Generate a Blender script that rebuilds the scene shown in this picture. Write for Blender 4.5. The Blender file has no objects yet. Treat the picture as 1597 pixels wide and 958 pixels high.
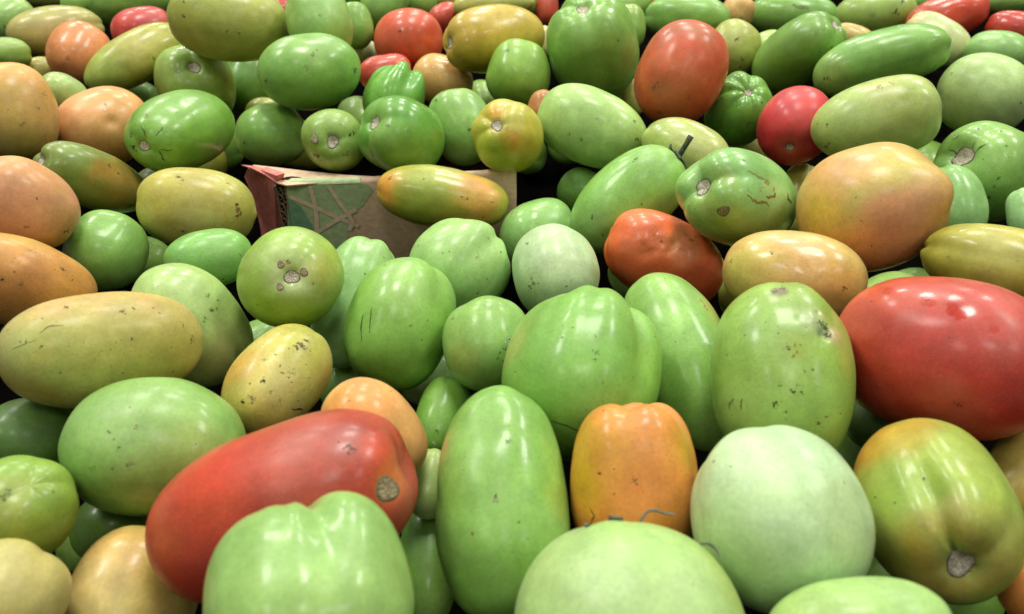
import bpy, bmesh, math, random
import numpy as np
from mathutils import Vector, Quaternion, Matrix
from mathutils.bvhtree import BVHTree

random.seed(4)
scene = bpy.context.scene
COL = scene.collection

# ------------------------------------------------------------------ camera, world, lamps, exposure
cam = bpy.data.cameras.new('camera')
cam.sensor_width = 36.0
cam.lens = 27.73
cam.clip_start = .01
cam.clip_end = 60
cam.dof.use_dof = True
cam.dof.focus_distance = .40
cam.dof.aperture_fstop = 15
cam_ob = bpy.data.objects.new('camera', cam)
cam_ob.location = (0, 0, .209)
cam_ob.rotation_euler = (math.radians(90 - 34), 0, 0)
COL.objects.link(cam_ob)
scene.camera = cam_ob

world = bpy.data.worlds.new('World')
scene.world = world
world.use_nodes = True
wb = world.node_tree.nodes['Background']
wb.inputs['Color'].default_value = (1.0, .97, .86, 1)
wb.inputs['Strength'].default_value = .16

# the shop's ceiling: rows of tube fittings running away from the camera
for lx in (-1.75, -.15, 1.45):
    for ly in (-1.1, .7, 2.2, 3.9):
        ld = bpy.data.lights.new('ceiling_tube', 'AREA')
        ld.shape = 'RECTANGLE'
        ld.size, ld.size_y = .5, .65
        ld.energy = 28 if ly > 0 else 9
        ld.color = (1.0, .985, .90)
        lo = bpy.data.objects.new('ceiling_tube', ld)
        lo.location = (lx + .25, ly, 2.25)
        COL.objects.link(lo)

vs = scene.view_settings
vs.view_transform = 'Standard'
vs.look = 'None'
vs.exposure = 0
vs.gamma = 1
vs.use_curve_mapping = False
scene.cycles.use_denoising = True
scene.cycles.max_bounces = 6

# ------------------------------------------------------------------ helpers
def lin(h, k=1.0):
    c = np.array([int(h[i:i + 2], 16) / 255 for i in (0, 2, 4)])
    return np.where(c <= .04045, c / 12.92, ((c + .055) / 1.055) ** 2.4) * k

ALBEDO = 1.0

def fruit(h):
    c = lin(h)
    if c[1] > c[0]:
        k = min(1.0, max(0.0, (c[1] - .38) / .25))          # milky unripe skins keep their blue
        c = c * (np.array([.90, .85, .50]) * (1 - k) + np.array([.98, .93, .82]) * k)
        return c
    return c * np.array([1.0, .95, .84 if c[0] > 2.6 * c[1] else .84])

def new_mat(name):
    m = bpy.data.materials.new(name); m.use_nodes = True
    nt = m.node_tree
    return m, nt, nt.nodes['Principled BSDF']

def node(nt, kind, **kw):
    n = nt.nodes.new(kind)
    for k, v in kw.items():
        setattr(n, k, v)
    return n

def math_node(nt, op, a, b=None, clamp=False):
    n = node(nt, 'ShaderNodeMath', operation=op, use_clamp=clamp)
    for i, x in enumerate((a, b)):
        if x is None: continue
        if isinstance(x, (int, float)): n.inputs[i].default_value = x
        else: nt.links.new(x, n.inputs[i])
    return n.outputs[0]

def mix_col(nt, fac, a, b, mode='MIX'):
    n = node(nt, 'ShaderNodeMix', data_type='RGBA', blend_type=mode)
    for sock, x in ((n.inputs['Factor'], fac), (n.inputs[6], a), (n.inputs[7], b)):
        if isinstance(x, (int, float)): sock.default_value = x
        elif isinstance(x, tuple): sock.default_value = x
        else: nt.links.new(x, sock)
    return n.outputs[2]

def skin_material():
    m, nt, p = new_mat('tomato_skin')
    L = nt.links.new
    col = node(nt, 'ShaderNodeAttribute', attribute_name='skin')
    wax = node(nt, 'ShaderNodeAttribute', attribute_name='wax')
    tc = node(nt, 'ShaderNodeTexCoord')
    rnd = node(nt, 'ShaderNodeObjectInfo')
    off = node(nt, 'ShaderNodeVectorMath', operation='ADD')
    L(tc.outputs['Object'], off.inputs[0]); L(rnd.outputs['Random'], off.inputs[1])
    P = off.outputs[0]
    n1 = node(nt, 'ShaderNodeTexNoise'); n1.inputs['Scale'].default_value = 130; n1.inputs['Detail'].default_value = 5
    n1.inputs['Roughness'].default_value = .62
    L(P, n1.inputs['Vector'])
    r1 = node(nt, 'ShaderNodeMapRange'); r1.inputs[1].default_value = .3; r1.inputs[2].default_value = .7
    r1.inputs[3].default_value = .86; r1.inputs[4].default_value = 1.13
    L(n1.outputs[0], r1.inputs[0])
    c = mix_col(nt, 1.0, col.outputs['Color'], r1.outputs[0], 'MULTIPLY')
    # pale lenticels: tiny light flecks under the wax
    v0 = node(nt, 'ShaderNodeTexVoronoi'); v0.inputs['Scale'].default_value = 900
    L(P, v0.inputs['Vector'])
    f0 = math_node(nt, 'LESS_THAN', v0.outputs['Distance'], .22)
    f0 = math_node(nt, 'MULTIPLY', f0, .05)
    c = mix_col(nt, f0, c, (.75, .78, .5, 1))
    # dirt specks, two sizes, only in some cells and clustered by a broad noise
    nb = node(nt, 'ShaderNodeTexNoise'); nb.inputs['Scale'].default_value = 55; nb.inputs['Detail'].default_value = 2
    L(P, nb.inputs['Vector'])
    clus = node(nt, 'ShaderNodeMapRange'); clus.inputs[1].default_value = .42; clus.inputs[2].default_value = .68
    L(nb.outputs[0], clus.inputs[0])
    for sc, size, keep, dark in ((420, .21, .75, .75), (1100, .30, .95, .5)):
        v = node(nt, 'ShaderNodeTexVoronoi'); v.inputs['Scale'].default_value = sc
        nz = node(nt, 'ShaderNodeTexNoise'); nz.inputs['Scale'].default_value = sc * 1.7
        L(P, nz.inputs['Vector'])
        wv = node(nt, 'ShaderNodeVectorMath', operation='MULTIPLY_ADD')
        L(nz.outputs['Color'], wv.inputs[0]); wv.inputs[1].default_value = (.7 / sc,) * 3; L(P, wv.inputs[2])
        L(wv.outputs[0], v.inputs['Vector'])
        sep = node(nt, 'ShaderNodeSeparateColor'); L(v.outputs['Color'], sep.inputs[0])
        dens = math_node(nt, 'MULTIPLY', math_node(nt, 'ADD', clus.outputs[0], .12), col.outputs['Alpha'])
        on = math_node(nt, 'LESS_THAN', sep.outputs[0], math_node(nt, 'MULTIPLY', dens, keep))
        rad = math_node(nt, 'MULTIPLY', sep.outputs[1], size)
        f = math_node(nt, 'MULTIPLY', math_node(nt, 'LESS_THAN', v.outputs['Distance'], rad), on)
        f = math_node(nt, 'MULTIPLY', f, dark)
        c = mix_col(nt, f, c, (.09, .066, .024, 1))
    # pores and a dusty bloom in patches
    npo = node(nt, 'ShaderNodeTexNoise'); npo.inputs['Scale'].default_value = 750; npo.inputs['Detail'].default_value = 3
    L(P, npo.inputs['Vector'])
    rp = node(nt, 'ShaderNodeMapRange'); rp.inputs[1].default_value = .3; rp.inputs[2].default_value = .7
    rp.inputs[3].default_value = .92; rp.inputs[4].default_value = 1.07
    L(npo.outputs[0], rp.inputs[0])
    c = mix_col(nt, 1.0, c, rp.outputs[0], 'MULTIPLY')
    nd = node(nt, 'ShaderNodeTexNoise'); nd.inputs['Scale'].default_value = 38; nd.inputs['Detail'].default_value = 5
    L(P, nd.inputs['Vector'])
    rd = node(nt, 'ShaderNodeMapRange'); rd.inputs[1].default_value = .48; rd.inputs[2].default_value = .72
    rd.inputs[3].default_value = 0; rd.inputs[4].default_value = .06
    L(nd.outputs[0], rd.inputs[0])
    c = mix_col(nt, rd.outputs[0], c, (.52, .55, .42, 1))
    dull = math_node(nt, 'MULTIPLY', rd.outputs[0], 3.0)
    L(c, p.inputs['Base Color'])
    # roughness: wax bloom and finger smears
    n2 = node(nt, 'ShaderNodeTexNoise'); n2.inputs['Scale'].default_value = 70; n2.inputs['Detail'].default_value = 4
    L(P, n2.inputs['Vector'])
    rr = node(nt, 'ShaderNodeMapRange'); rr.inputs[1].default_value = .35; rr.inputs[2].default_value = .7
    rr.inputs[3].default_value = .12; rr.inputs[4].default_value = .30
    L(n2.outputs[0], rr.inputs[0])
    L(math_node(nt, 'ADD', math_node(nt, 'ADD', wax.outputs['Fac'], rr.outputs[0]), dull, True), p.inputs['Roughness'])
    p.inputs['IOR'].default_value = 1.45
    p.inputs['Coat Weight'].default_value = .42
    L(math_node(nt, 'ADD', math_node(nt, 'ADD', math_node(nt, 'MULTIPLY', wax.outputs['Fac'], .52), .04), dull, True), p.inputs['Coat Roughness'])
    p.inputs['Coat IOR'].default_value = 1.42
    p.inputs['Specular IOR Level'].default_value = .5
    p.inputs['Subsurface Weight'].default_value = .12
    p.inputs['Subsurface Radius'].default_value = (1.0, .8, .35)
    p.inputs['Subsurface Scale'].default_value = .004
    n3 = node(nt, 'ShaderNodeTexNoise'); n3.inputs['Scale'].default_value = 480; n3.inputs['Detail'].default_value = 3
    L(P, n3.inputs['Vector'])
    b = node(nt, 'ShaderNodeBump'); b.inputs['Strength'].default_value = .05; b.inputs['Distance'].default_value = .001
    L(n3.outputs[0], b.inputs['Height']); L(b.outputs[0], p.inputs['Normal'])
    return m

def mark_material():
    m, nt, p = new_mat('dirt_and_scab')
    L = nt.links.new
    col = node(nt, 'ShaderNodeAttribute', attribute_name='skin')
    tc = node(nt, 'ShaderNodeTexCoord')
    n1 = node(nt, 'ShaderNodeTexNoise'); n1.inputs['Scale'].default_value = 900; n1.inputs['Detail'].default_value = 3
    L(tc.outputs['Object'], n1.inputs['Vector'])
    r = node(nt, 'ShaderNodeMapRange'); r.inputs[1].default_value = .3; r.inputs[2].default_value = .7
    r.inputs[3].default_value = .7; r.inputs[4].default_value = 1.25
    L(n1.outputs[0], r.inputs[0])
    L(mix_col(nt, 1.0, col.outputs['Color'], r.outputs[0], 'MULTIPLY'), p.inputs['Base Color'])
    p.inputs['Roughness'].default_value = .6
    a = math_node(nt, 'MULTIPLY', col.outputs['Alpha'], math_node(nt, 'MULTIPLY', r.outputs[0], 1.15), True)
    L(a, p.inputs['Alpha'])
    return m

def cork_material():
    m, nt, p = new_mat('corky_scar')
    L = nt.links.new
    col = node(nt, 'ShaderNodeAttribute', attribute_name='skin')
    tc = node(nt, 'ShaderNodeTexCoord')
    v = node(nt, 'ShaderNodeTexVoronoi', feature='DISTANCE_TO_EDGE'); v.inputs['Scale'].default_value = 800
    L(tc.outputs['Object'], v.inputs['Vector'])
    r = node(nt, 'ShaderNodeMapRange'); r.inputs[1].default_value = 0; r.inputs[2].default_value = .16
    r.inputs[3].default_value = .62; r.inputs[4].default_value = 1.12
    L(v.outputs['Distance'], r.inputs[0])
    L(mix_col(nt, 1.0, col.outputs['Color'], r.outputs[0], 'MULTIPLY'), p.inputs['Base Color'])
    p.inputs['Roughness'].default_value = .75
    b = node(nt, 'ShaderNodeBump'); b.inputs['Strength'].default_value = .8; b.inputs['Distance'].default_value = .0006
    L(v.outputs['Distance'], b.inputs['Height']); L(b.outputs[0], p.inputs['Normal'])
    return m

def plain_material(name, rgb, rough=.7, scale=300, contrast=.25, fibre=False, spec=.3):
    m, nt, p = new_mat(name)
    L = nt.links.new
    tc = node(nt, 'ShaderNodeTexCoord')
    n1 = node(nt, 'ShaderNodeTexNoise'); n1.inputs['Scale'].default_value = scale; n1.inputs['Detail'].default_value = 6
    if fibre:
        mp = node(nt, 'ShaderNodeMapping'); mp.inputs['Scale'].default_value = (.8, 1, 1.2)
        L(tc.outputs['Object'], mp.inputs['Vector']); L(mp.outputs[0], n1.inputs['Vector'])
    else:
        L(tc.outputs['Object'], n1.inputs['Vector'])
    r = node(nt, 'ShaderNodeMapRange'); r.inputs[1].default_value = .3; r.inputs[2].default_value = .7
    r.inputs[3].default_value = 1 - contrast; r.inputs[4].default_value = 1 + contrast
    L(n1.outputs[0], r.inputs[0])
    L(mix_col(nt, 1.0, (*[float(x) for x in rgb], 1), r.outputs[0], 'MULTIPLY'), p.inputs['Base Color'])
    p.inputs['Roughness'].default_value = rough
    p.inputs['Specular IOR Level'].default_value = spec
    b = node(nt, 'ShaderNodeBump'); b.inputs['Strength'].default_value = .3; b.inputs['Distance'].default_value = .0005
    L(n1.outputs[0], b.inputs['Height']); L(b.outputs[0], p.inputs['Normal'])
    return m

def mesh_object(name, verts, faces, mat, parent=None, cols=None, smooth=True):
    me = bpy.data.meshes.new(name)
    me.from_pydata([tuple(v) for v in verts], [], faces)
    if cols is not None:
        at = me.color_attributes.new('skin', 'FLOAT_COLOR', 'POINT')
        at.data.foreach_set('color', np.asarray(cols, dtype=np.float32).ravel())
    if smooth:
        me.polygons.foreach_set('use_smooth', [True] * len(me.polygons))
    me.materials.append(mat)
    me.update()
    o = bpy.data.objects.new(name, me)
    COL.objects.link(o)
    if parent is not None:
        o.parent = parent
    return o

# ------------------------------------------------------------------ tomato skin
def wavy(pts, seed, freq, n=7):
    """smooth band-limited noise: a sum of random plane waves, about -1..1"""
    g = np.random.default_rng(seed)
    out = np.zeros(len(pts))
    for _ in range(n):
        k = g.normal(size=3); k *= freq * g.uniform(.6, 1.5) / np.linalg.norm(k)
        out += np.sin(pts @ k + g.uniform(0, 6.283))
    return out / n ** .5 * .8

def tomato_arrays(p, nu, nv):
    """skin of one plum tomato, stem end towards +Z: vertices (nv-1 rings of nu, then two poles)"""
    A, B = p['A'], p['B']
    th = np.linspace(0, np.pi, nv + 1)[1:-1]
    ph = np.arange(nu) * (2 * np.pi / nu)
    TH, PH = np.meshgrid(th, ph, indexing='ij')
    TH = np.concatenate([TH.ravel(), [0., np.pi]]); PH = np.concatenate([PH.ravel(), [0., 0.]])
    c, s = np.cos(TH), np.sin(TH)
    w = .5 + .5 * np.tanh(c * 3)
    n = p['n1'] * w + p['n2'] * (1 - w)
    g = (np.abs(c) ** n + np.abs(s) ** n) ** (-1 / n)
    z = A * c * g; r = B * s * g
    r = r * (1 + p.get('tp', 0) * c)
    k, amp = p.get('lb', (3 + p['seed'] % 3, .045))
    rng = np.random.default_rng(p['seed'])
    am = 1 + .45 * np.sin(PH + rng.uniform(0, 6.28)) + .3 * np.sin(2 * PH + rng.uniform(0, 6.28))
    jit = .35 * np.sin(PH + rng.uniform(0, 6.28)) + .2 * np.sin(2 * PH + rng.uniform(0, 6.28))
    wave = np.sqrt(np.sin(k * PH / 2 + jit) ** 2 + .03) - .68
    fall = np.clip((c + .8) / 1.5, 0, 1) ** 1.2
    lob = amp * am * wave
    r = r * (1 + lob * fall * (1 - .0 * s))
    rr = np.clip(r / B, 0, 1.3)
    z = z * (1 + np.where(c > 0, .95 * lob * np.clip(rr * 1.7, 0, 1) * c, 0))
    z = z - np.where(c > 0, p.get('dim', .03) * B * np.exp(-(rr / .30) ** 2), 0)
    z = z - np.where(c < 0, p.get('tip', .0) * B * np.exp(-(rr / .16) ** 2), 0)
    if p.get('pit'):
        z = z - np.where(c > 0, .055 * B * np.exp(-(rr / (p['pit'] * .95)) ** 4), 0)
    if p.get('tipdent'):
        z = z + np.where(c < 0, .04 * B * np.exp(-(rr / .25) ** 2), 0)
    # slightly out of round
    e = rng.uniform(-.035, .035); f0 = rng.uniform(0, 3.14)
    r = r * (1 + e * np.cos(2 * (PH - f0)))
    x, y = r * np.cos(PH), r * np.sin(PH)
    x = x + p.get('bend', 0) * B * ((z / A) ** 2 - .4)
    v = np.stack([x, y, z], 1)
    d = v / np.maximum(np.linalg.norm(v, axis=1, keepdims=True), 1e-9)
    bump = (.75 + .08 * (p['seed'] % 9)) * (.020 * wavy(v / B, p['seed'] + 7, 2.3) + .0105 * wavy(v / B, p['seed'] + 8, 5.0) + .003 * wavy(v / B, p['seed'] + 10, 9)) + .0016 * wavy(v / B, p['seed'] + 9, 13)
    v = v + d * (B * bump)[:, None]
    if p.get('grooves'):
        fl = np.clip((c + .85) / 1.3, 0, 1) ** 1.3 * np.clip(rr / .22, 0, 1)
        for (gp, gw, gd) in p['grooves']:
            dp = np.angle(np.exp(1j * (PH - gp)))
            v = v * (1 - gd * np.exp(-(dp / gw) ** 2) * fl)[:, None]
    for (bx, by, bz, br, ba) in p.get('bumps', ()):
        q = np.exp(-((v - (bx, by, bz)) ** 2).sum(1) / br ** 2)
        v = v + d * (ba * q)[:, None]
    return v, TH, PH

def tomato_faces(nu, nv):
    R = nv - 1
    i = np.arange(R - 1)[:, None] * nu; j = np.arange(nu)[None, :]; j2 = (j + 1) % nu
    quads = np.stack([i + j, i + nu + j, i + nu + j2, i + j2], -1).reshape(-1, 4)
    a, b = R * nu, R * nu + 1
    j = np.arange(nu); j2 = (j + 1) % nu
    top = np.stack([np.full(nu, a), j, j2], 1)
    bot = np.stack([np.full(nu, b), (R - 1) * nu + j2, (R - 1) * nu + j], 1)
    return quads, np.concatenate([top, bot])

# ------------------------------------------------------------------ where each tomato lies (metres), its shape, ground colour, blushes and marks
TOMATOES = [
    {'label': 'pale green lobed tomato at the front edge below the large red one', 'loc': [-0.05059, 0.12351, 0.03686], 'rot': [-0.7314, 0.49798, 0.37792, 0.27248], 'A': 0.0249, 'B': 0.0254, 'n1': 2.7, 'n2': 2.3, 'seed': 361, 'px': 182, 'col': '94c078', 'lb': (5, 0.02), 'dim': 0.0, 'sp': 0.05, 'rg': 0.22, 'grooves': [(-0.2733, 0.22, 0.13), (-0.7362, 0.16, 0.035), (-0.6127, 0.6, 0.07)], 'bumps': [(0.02369, 0.0059, 0.01255, 0.0097, 0.00097)], 'paint': [(0.01264, 0.02189, -2e-05, 0.01169, 'a5b762', 0.6), (0.02152, -0.01215, 0.00522, 0.00901, '8fbf78', 0.5)]},
    {'label': 'large pale green tomato front centre with dried calyx curling up behind it', 'loc': [0.03207, 0.12433, 0.01819], 'rot': [0.24654, -0.14898, -0.51712, -0.80599], 'A': 0.03097, 'B': 0.03097, 'n1': 2.2, 'n2': 2.15, 'seed': 671, 'px': 194, 'col': 'a8cc88', 'lb': (5, 0.025), 'sp': 0.1, 'rg': 0.32, 'paint': [(-0.0147, 0.0255, 0.00988, 0.00994, 'a3b962', 0.6), (0.01415, 0.01889, 0.0207, 0.01303, '93c272', 0.7), (0.02364, 0.01552, 0.01239, 0.00946, 'b8d8a4', 0.5)], 'front': 1},
    {'label': 'light green tomato cut off by the bottom edge beneath the whitish green one', 'loc': [0.08749, 0.11876, 0.02858], 'rot': [-0.2969, -0.59965, -0.25805, -0.69691], 'A': 0.02277, 'B': 0.01434, 'n1': 2.6, 'n2': 2.2, 'seed': 631, 'px': 150, 'col': '9fc67a', 'sp': 0.05, 'rg': 0.35},
    {'label': 'large whitish green waxy tomato in front of the one with rot', 'loc': [0.07946, 0.16051, 0.0248], 'rot': [-0.77426, 0.59941, 0.13181, 0.15446], 'A': 0.02737, 'B': 0.02579, 'n1': 2.15, 'n2': 2.2, 'seed': 611, 'px': 152, 'col': 'b8d8ac', 'sp': 0.05, 'rg': 0.36, 'bumps': [(-0.00204, -0.02557, -0.00221, 0.01061, 0.00071), (0.01537, -0.01885, -0.01064, 0.01032, -0.00069), (0.00751, -0.02404, 0.00223, 0.0089, -0.00053)], 'paint': [(-0.01812, -0.01365, -0.01646, 0.01436, 'a2c887', 0.6), (0.01773, -0.0109, -0.01687, 0.00863, 'a5bd85', 0.5)], 'marks': [('d', (-0.01206, -0.02093, 0.01045), 0.00094, '8a8a60'), ('d', (0.02033, -0.01502, -0.00065), 0.00071, '7d8a50')]},
    {'label': 'green and yellow tomato with brown stem scar right of the whitish one', 'loc': [0.13872, 0.17973, 0.0097], 'rot': [-0.30521, -0.12762, 0.62434, -0.70764], 'A': 0.03309, 'B': 0.02458, 'n1': 2.6, 'n2': 2.15, 'seed': 621, 'px': 158, 'col': '95b052', 'pit': 0.19, 'lb': (3, 0.07), 'dim': 0.13, 'sp': 0.05, 'rg': 0.25, 'scar': 0.19, 'grooves': [(-0.4481, 0.2, 0.1)], 'bumps': [(0.00908, -0.01317, 0.02931, 0.00555, 0.00056), (0.0172, 0.00154, 0.0266, 0.00575, 0.00057), (0.01913, -0.01035, 0.02096, 0.00459, -0.00057)], 'paint': [(0.02297, 0.00292, -0.01283, 0.01103, 'c8862c', 0.9), (0.02264, -0.009, -0.00755, 0.01063, 'b8a03c', 0.7), (0.01127, 0.00112, 0.03038, 0.00794, 'b8802c', 0.8), (0.0116, 0.01179, 0.02751, 0.00974, '8a8a2c', 0.7), (0.01569, -0.00991, 0.02661, 0.00488, 'ccb484', 0.6), (-0.00111, -0.00842, 0.03021, 0.01121, 'a8803c', 0.6), (0.02169, -0.00518, 0.01838, 0.0117, '92b85a', 0.5), (0.00254, -0.01821, 0.02472, 0.00936, '9ab85c', 0.5)], 'marks': [('d', (0.02092, -0.00984, 0.01528), 0.00078, '2a2a1c'), ('d', (0.02296, 0.00637, 0.01324), 0.00081, '33401c')]},
    {'label': 'long green upright tomato in the middle of the front', 'loc': [-0.00359, 0.18328, 0.00771], 'rot': [0.80091, -0.48614, -0.20538, -0.28288], 'A': 0.03943, 'B': 0.02161, 'n1': 2.3, 'n2': 2.3, 'seed': 681, 'px': 186, 'col': '7fb662', 'tp': -0.07, 'tipdent': 1, 'sp': 0.25, 'rg': 0.25, 'bumps': [(0.00978, -0.01468, 0.02489, 0.00723, -0.00149), (0.00235, -0.01601, 0.02682, 0.00648, 0.00108), (0.0167, 0.00422, 0.02794, 0.00752, 0.00066)], 'paint': [(-0.00983, -0.01772, 0.01619, 0.00476, 'c09060', 0.6), (0.02188, 0.00217, -0.00493, 0.00614, '9bb95a', 0.6), (0.0103, -0.01406, -0.0266, 0.01152, '6da046', 0.6)], 'marks': [('d', (0.01281, -0.0175, -0.00562), 0.00118, '6d6a44'), ('d', (0.01689, -0.012, -0.01328), 0.00078, '3d4f28'), ('d', (0.00523, -0.01995, -0.01542), 0.00078, '6d5030'), ('d', (0.01538, -0.01332, 0.0125), 0.00144, '7f9a5c')]},
    {'label': 'orange upright tomato behind the pale green one with dried calyx', 'loc': [0.04106, 0.18671, 0.01144], 'rot': [0.90519, -0.29663, -0.10908, -0.28414], 'A': 0.02785, 'B': 0.02095, 'n1': 2.9, 'n2': 2.3, 'seed': 661, 'px': 132, 'col': 'd0873a', 'pit': 0.17, 'tp': -0.06, 'lb': (5, 0.07), 'dim': 0.16, 'sp': 0.35, 'rg': 0.28, 'scar': 0.17, 'paint': [(-0.00765, -0.01937, 0.0054, 0.00951, 'c8a024', 1), (-0.00952, -0.01619, 0.01729, 0.0084, 'cca030', 0.9), (0.01901, 0.00021, 0.01258, 0.00747, 'c09a34', 0.8), (0.01247, -0.01556, 0.00031, 0.00998, 'dc8a4c', 0.6), (0.00143, -0.01412, 0.02369, 0.0062, 'd8963c', 0.5)], 'marks': [('d', (-0.00176, -0.01976, 0.00628), 0.00102, '6a4a20'), ('d', (0.00901, -0.01714, 0.00425), 0.0012, '7a5a2c'), ('d', (0.01573, 0.01212, 0.01096), 0.00087, '6d7a30'), ('l', [(-0.00535, -0.02074, -0.00436), (-0.00346, -0.02179, -0.0072), (-0.00567, -0.0206, -0.01048)], 0.00041, '5a3a14'), ('d', (0.00317, -0.02, 0.00027), 0.0006, '6a4a20')]},
    {'label': 'large red tomato with tan stem scar lying at front left', 'loc': [-0.0721, 0.17114, 0.01759], 'rot': [-0.44682, 0.52323, -0.2503, 0.68112], 'A': 0.04283, 'B': 0.02561, 'n1': 2.7, 'n2': 2.5, 'seed': 351, 'px': 220, 'col': 'b43e2c', 'lb': (4, 0.02), 'dim': 0.1, 'sp': 0.12, 'rg': 0.33, 'bumps': [(0.0144, 0.00256, 0.03814, 0.0049, -0.0017)], 'paint': [(0.01513, -0.01481, 0.0316, 0.0075, '985650', 0.85), (0.01213, -0.02183, 0.02109, 0.00951, 'a65046', 0.6), (0.02259, -0.00817, -0.01706, 0.00739, 'a8402c', 0.5), (0.02191, -0.01145, -0.00994, 0.01108, 'c04a26', 0.8), (0.02121, -0.0051, -0.02727, 0.00933, 'b8502a', 0.8), (0.01157, -0.00925, 0.03875, 0.0057, 'c84a2c', 0.6), (0.01542, -0.01985, -0.00544, 0.00946, 'c23a26', 0.5), (0.02116, -0.01248, 0.02046, 0.011, 'b8544a', 0.5), (0.01232, 0.00142, 0.03934, 0.0076, 'd07038', 0.85)], 'marks': [('s', (0.0144, 0.00256, 0.03814), 0.00433, '9a8a6c'), ('d', (0.01399, 0.00326, 0.03798), 0.00208, '4a3a26'), ('d', (0.01589, -0.01264, 0.0326), 0.00149, '7a4844'), ('d', (0.01699, -0.01225, 0.03174), 0.00074, '7a3a30'), ('d', (0.01525, -0.01559, 0.0295), 0.00056, '7a3a30'), ('d', (0.02497, -0.0051, 0.00576), 0.00054, 'd0a898'), ('d', (0.01695, -0.01392, 0.03097), 0.00056, '6a3a30')]},
    {'label': 'cream yellow tomato at the bottom edge tucked under the large red one', 'loc': [-0.12574, 0.16298, -0.01786], 'rot': [-0.56211, 0.4474, 0.4286, 0.54788], 'A': 0.02271, 'B': 0.02012, 'n1': 2.6, 'n2': 2.2, 'seed': 341, 'px': 118, 'col': 'cdb968', 'sp': 0.05, 'rg': 0.28, 'bumps': [(0.01867, 0.00459, -0.00671, 0.00595, -0.00059), (0.01627, 0.01141, 0.00064, 0.00815, -0.00082)], 'paint': [(0.01955, -0.00121, 0.00525, 0.01021, 'd8ae6c', 0.7), (0.01519, 0.01296, 0.00114, 0.00819, 'a5943c', 0.6), (0.01854, -0.00255, -0.00881, 0.00985, 'c8c088', 0.5)], 'marks': [('d', (0.01561, -0.01254, 0.00464), 0.00082, '5a4a24')]},
    {'label': 'dull yellow tomato in the bottom left corner', 'loc': [-0.14613, 0.14157, 0.01132], 'rot': [-0.57024, 0.44907, -0.47721, -0.49541], 'A': 0.01538, 'B': 0.01606, 'n1': 2.6, 'n2': 2.2, 'seed': 321, 'px': 101, 'col': 'b9b268', 'sp': 0.05, 'rg': 0.35},
    {'label': 'round green tomato on the left edge above the corner yellow one', 'loc': [-0.15896, 0.17294, 0.01268], 'rot': [0.89747, -0.05976, 0.2904, -0.32657], 'A': 0.01743, 'B': 0.0166, 'n1': 2.6, 'n2': 2.2, 'seed': 311, 'px': 94, 'col': '86ac50', 'sp': 0.1, 'rg': 0.28, 'paint': [(0.00181, -0.00729, 0.01653, 0.00581, '9db468', 0.7), (0.01057, -0.00839, 0.01231, 0.00771, 'a5a858', 0.5), (0.00905, 0.00497, 0.01469, 0.00804, '7a9e3c', 0.5)], 'marks': [('d', (-4e-05, -0.00681, 0.01629), 0.00155, '6c8450'), ('d', (0.00159, -0.00765, 0.01608), 0.00077, '4c5c34'), ('d', (0.00468, 0.005, 0.01723), 0.0006, '4a5a24')]},
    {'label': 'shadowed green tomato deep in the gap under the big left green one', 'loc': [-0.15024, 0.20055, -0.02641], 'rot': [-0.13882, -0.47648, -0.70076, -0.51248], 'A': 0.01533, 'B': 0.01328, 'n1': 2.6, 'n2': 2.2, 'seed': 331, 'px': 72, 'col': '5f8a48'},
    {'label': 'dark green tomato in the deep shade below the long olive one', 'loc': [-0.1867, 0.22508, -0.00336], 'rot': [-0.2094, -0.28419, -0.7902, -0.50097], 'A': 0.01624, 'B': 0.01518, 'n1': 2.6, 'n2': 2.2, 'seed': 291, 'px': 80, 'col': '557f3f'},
    {'label': 'big green tomato with faint brown scuffs left of the large red one', 'loc': [-0.12793, 0.20765, 0.00816], 'rot': [0.47284, 0.50419, -0.45366, -0.5625], 'A': 0.03192, 'B': 0.02375, 'n1': 2.3, 'n2': 2.2, 'seed': 301, 'px': 147, 'col': '86b66a', 'sp': 0.25, 'rg': 0.24, 'bumps': [(0.00286, 0.02351, 0.00017, 0.00867, 0.00065), (-0.00666, 0.01549, -0.02467, 0.01136, -0.00091), (0.0222, 0.00592, 0.00639, 0.01287, 0.00086)], 'paint': [(0.02184, 0.0037, -0.00792, 0.01513, '8f9a4e', 0.6), (0.01188, 0.01656, -0.01779, 0.01077, '94a862', 0.5), (0.00696, 0.02144, 0.00227, 0.01292, '9cc486', 0.5)], 'marks': [('d', (0.01049, 0.02067, 0.00784), 0.00085, '6d5a44'), ('d', (0.01231, 0.01889, 0.00521), 0.00064, '44602c'), ('d', (0.01444, 0.01781, 0.00291), 0.00106, '5d7a40'), ('d', (0.01917, 0.01183, 0.01119), 0.00128, '6a9a44'), ('d', (0.01907, 0.01264, 0.00423), 0.00085, '6a5a34'), ('d', (0.01789, 0.01462, -0.0015), 0.00128, '8a7a58'), ('d', (0.00828, 0.02215, -0.00121), 0.00107, '9a8a70')]},
    {'label': 'narrow strip of green tomato between the lobed one and the long green one', 'loc': [-0.03168, 0.19411, -0.04053], 'rot': [-0.52926, 0.32152, 0.44785, 0.64493], 'A': 0.02238, 'B': 0.01088, 'n1': 2.6, 'n2': 2.2, 'seed': 711, 'px': 95, 'col': '78a854'},
    {'label': 'small pale green tomato squeezed left of the long green upright one', 'loc': [-0.0309, 0.21171, -0.01506], 'rot': [0.16762, -0.02031, 0.52211, 0.836], 'A': 0.01329, 'B': 0.00927, 'n1': 2.6, 'n2': 2.2, 'seed': 701, 'px': 56, 'col': 'a4c078'},
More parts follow.
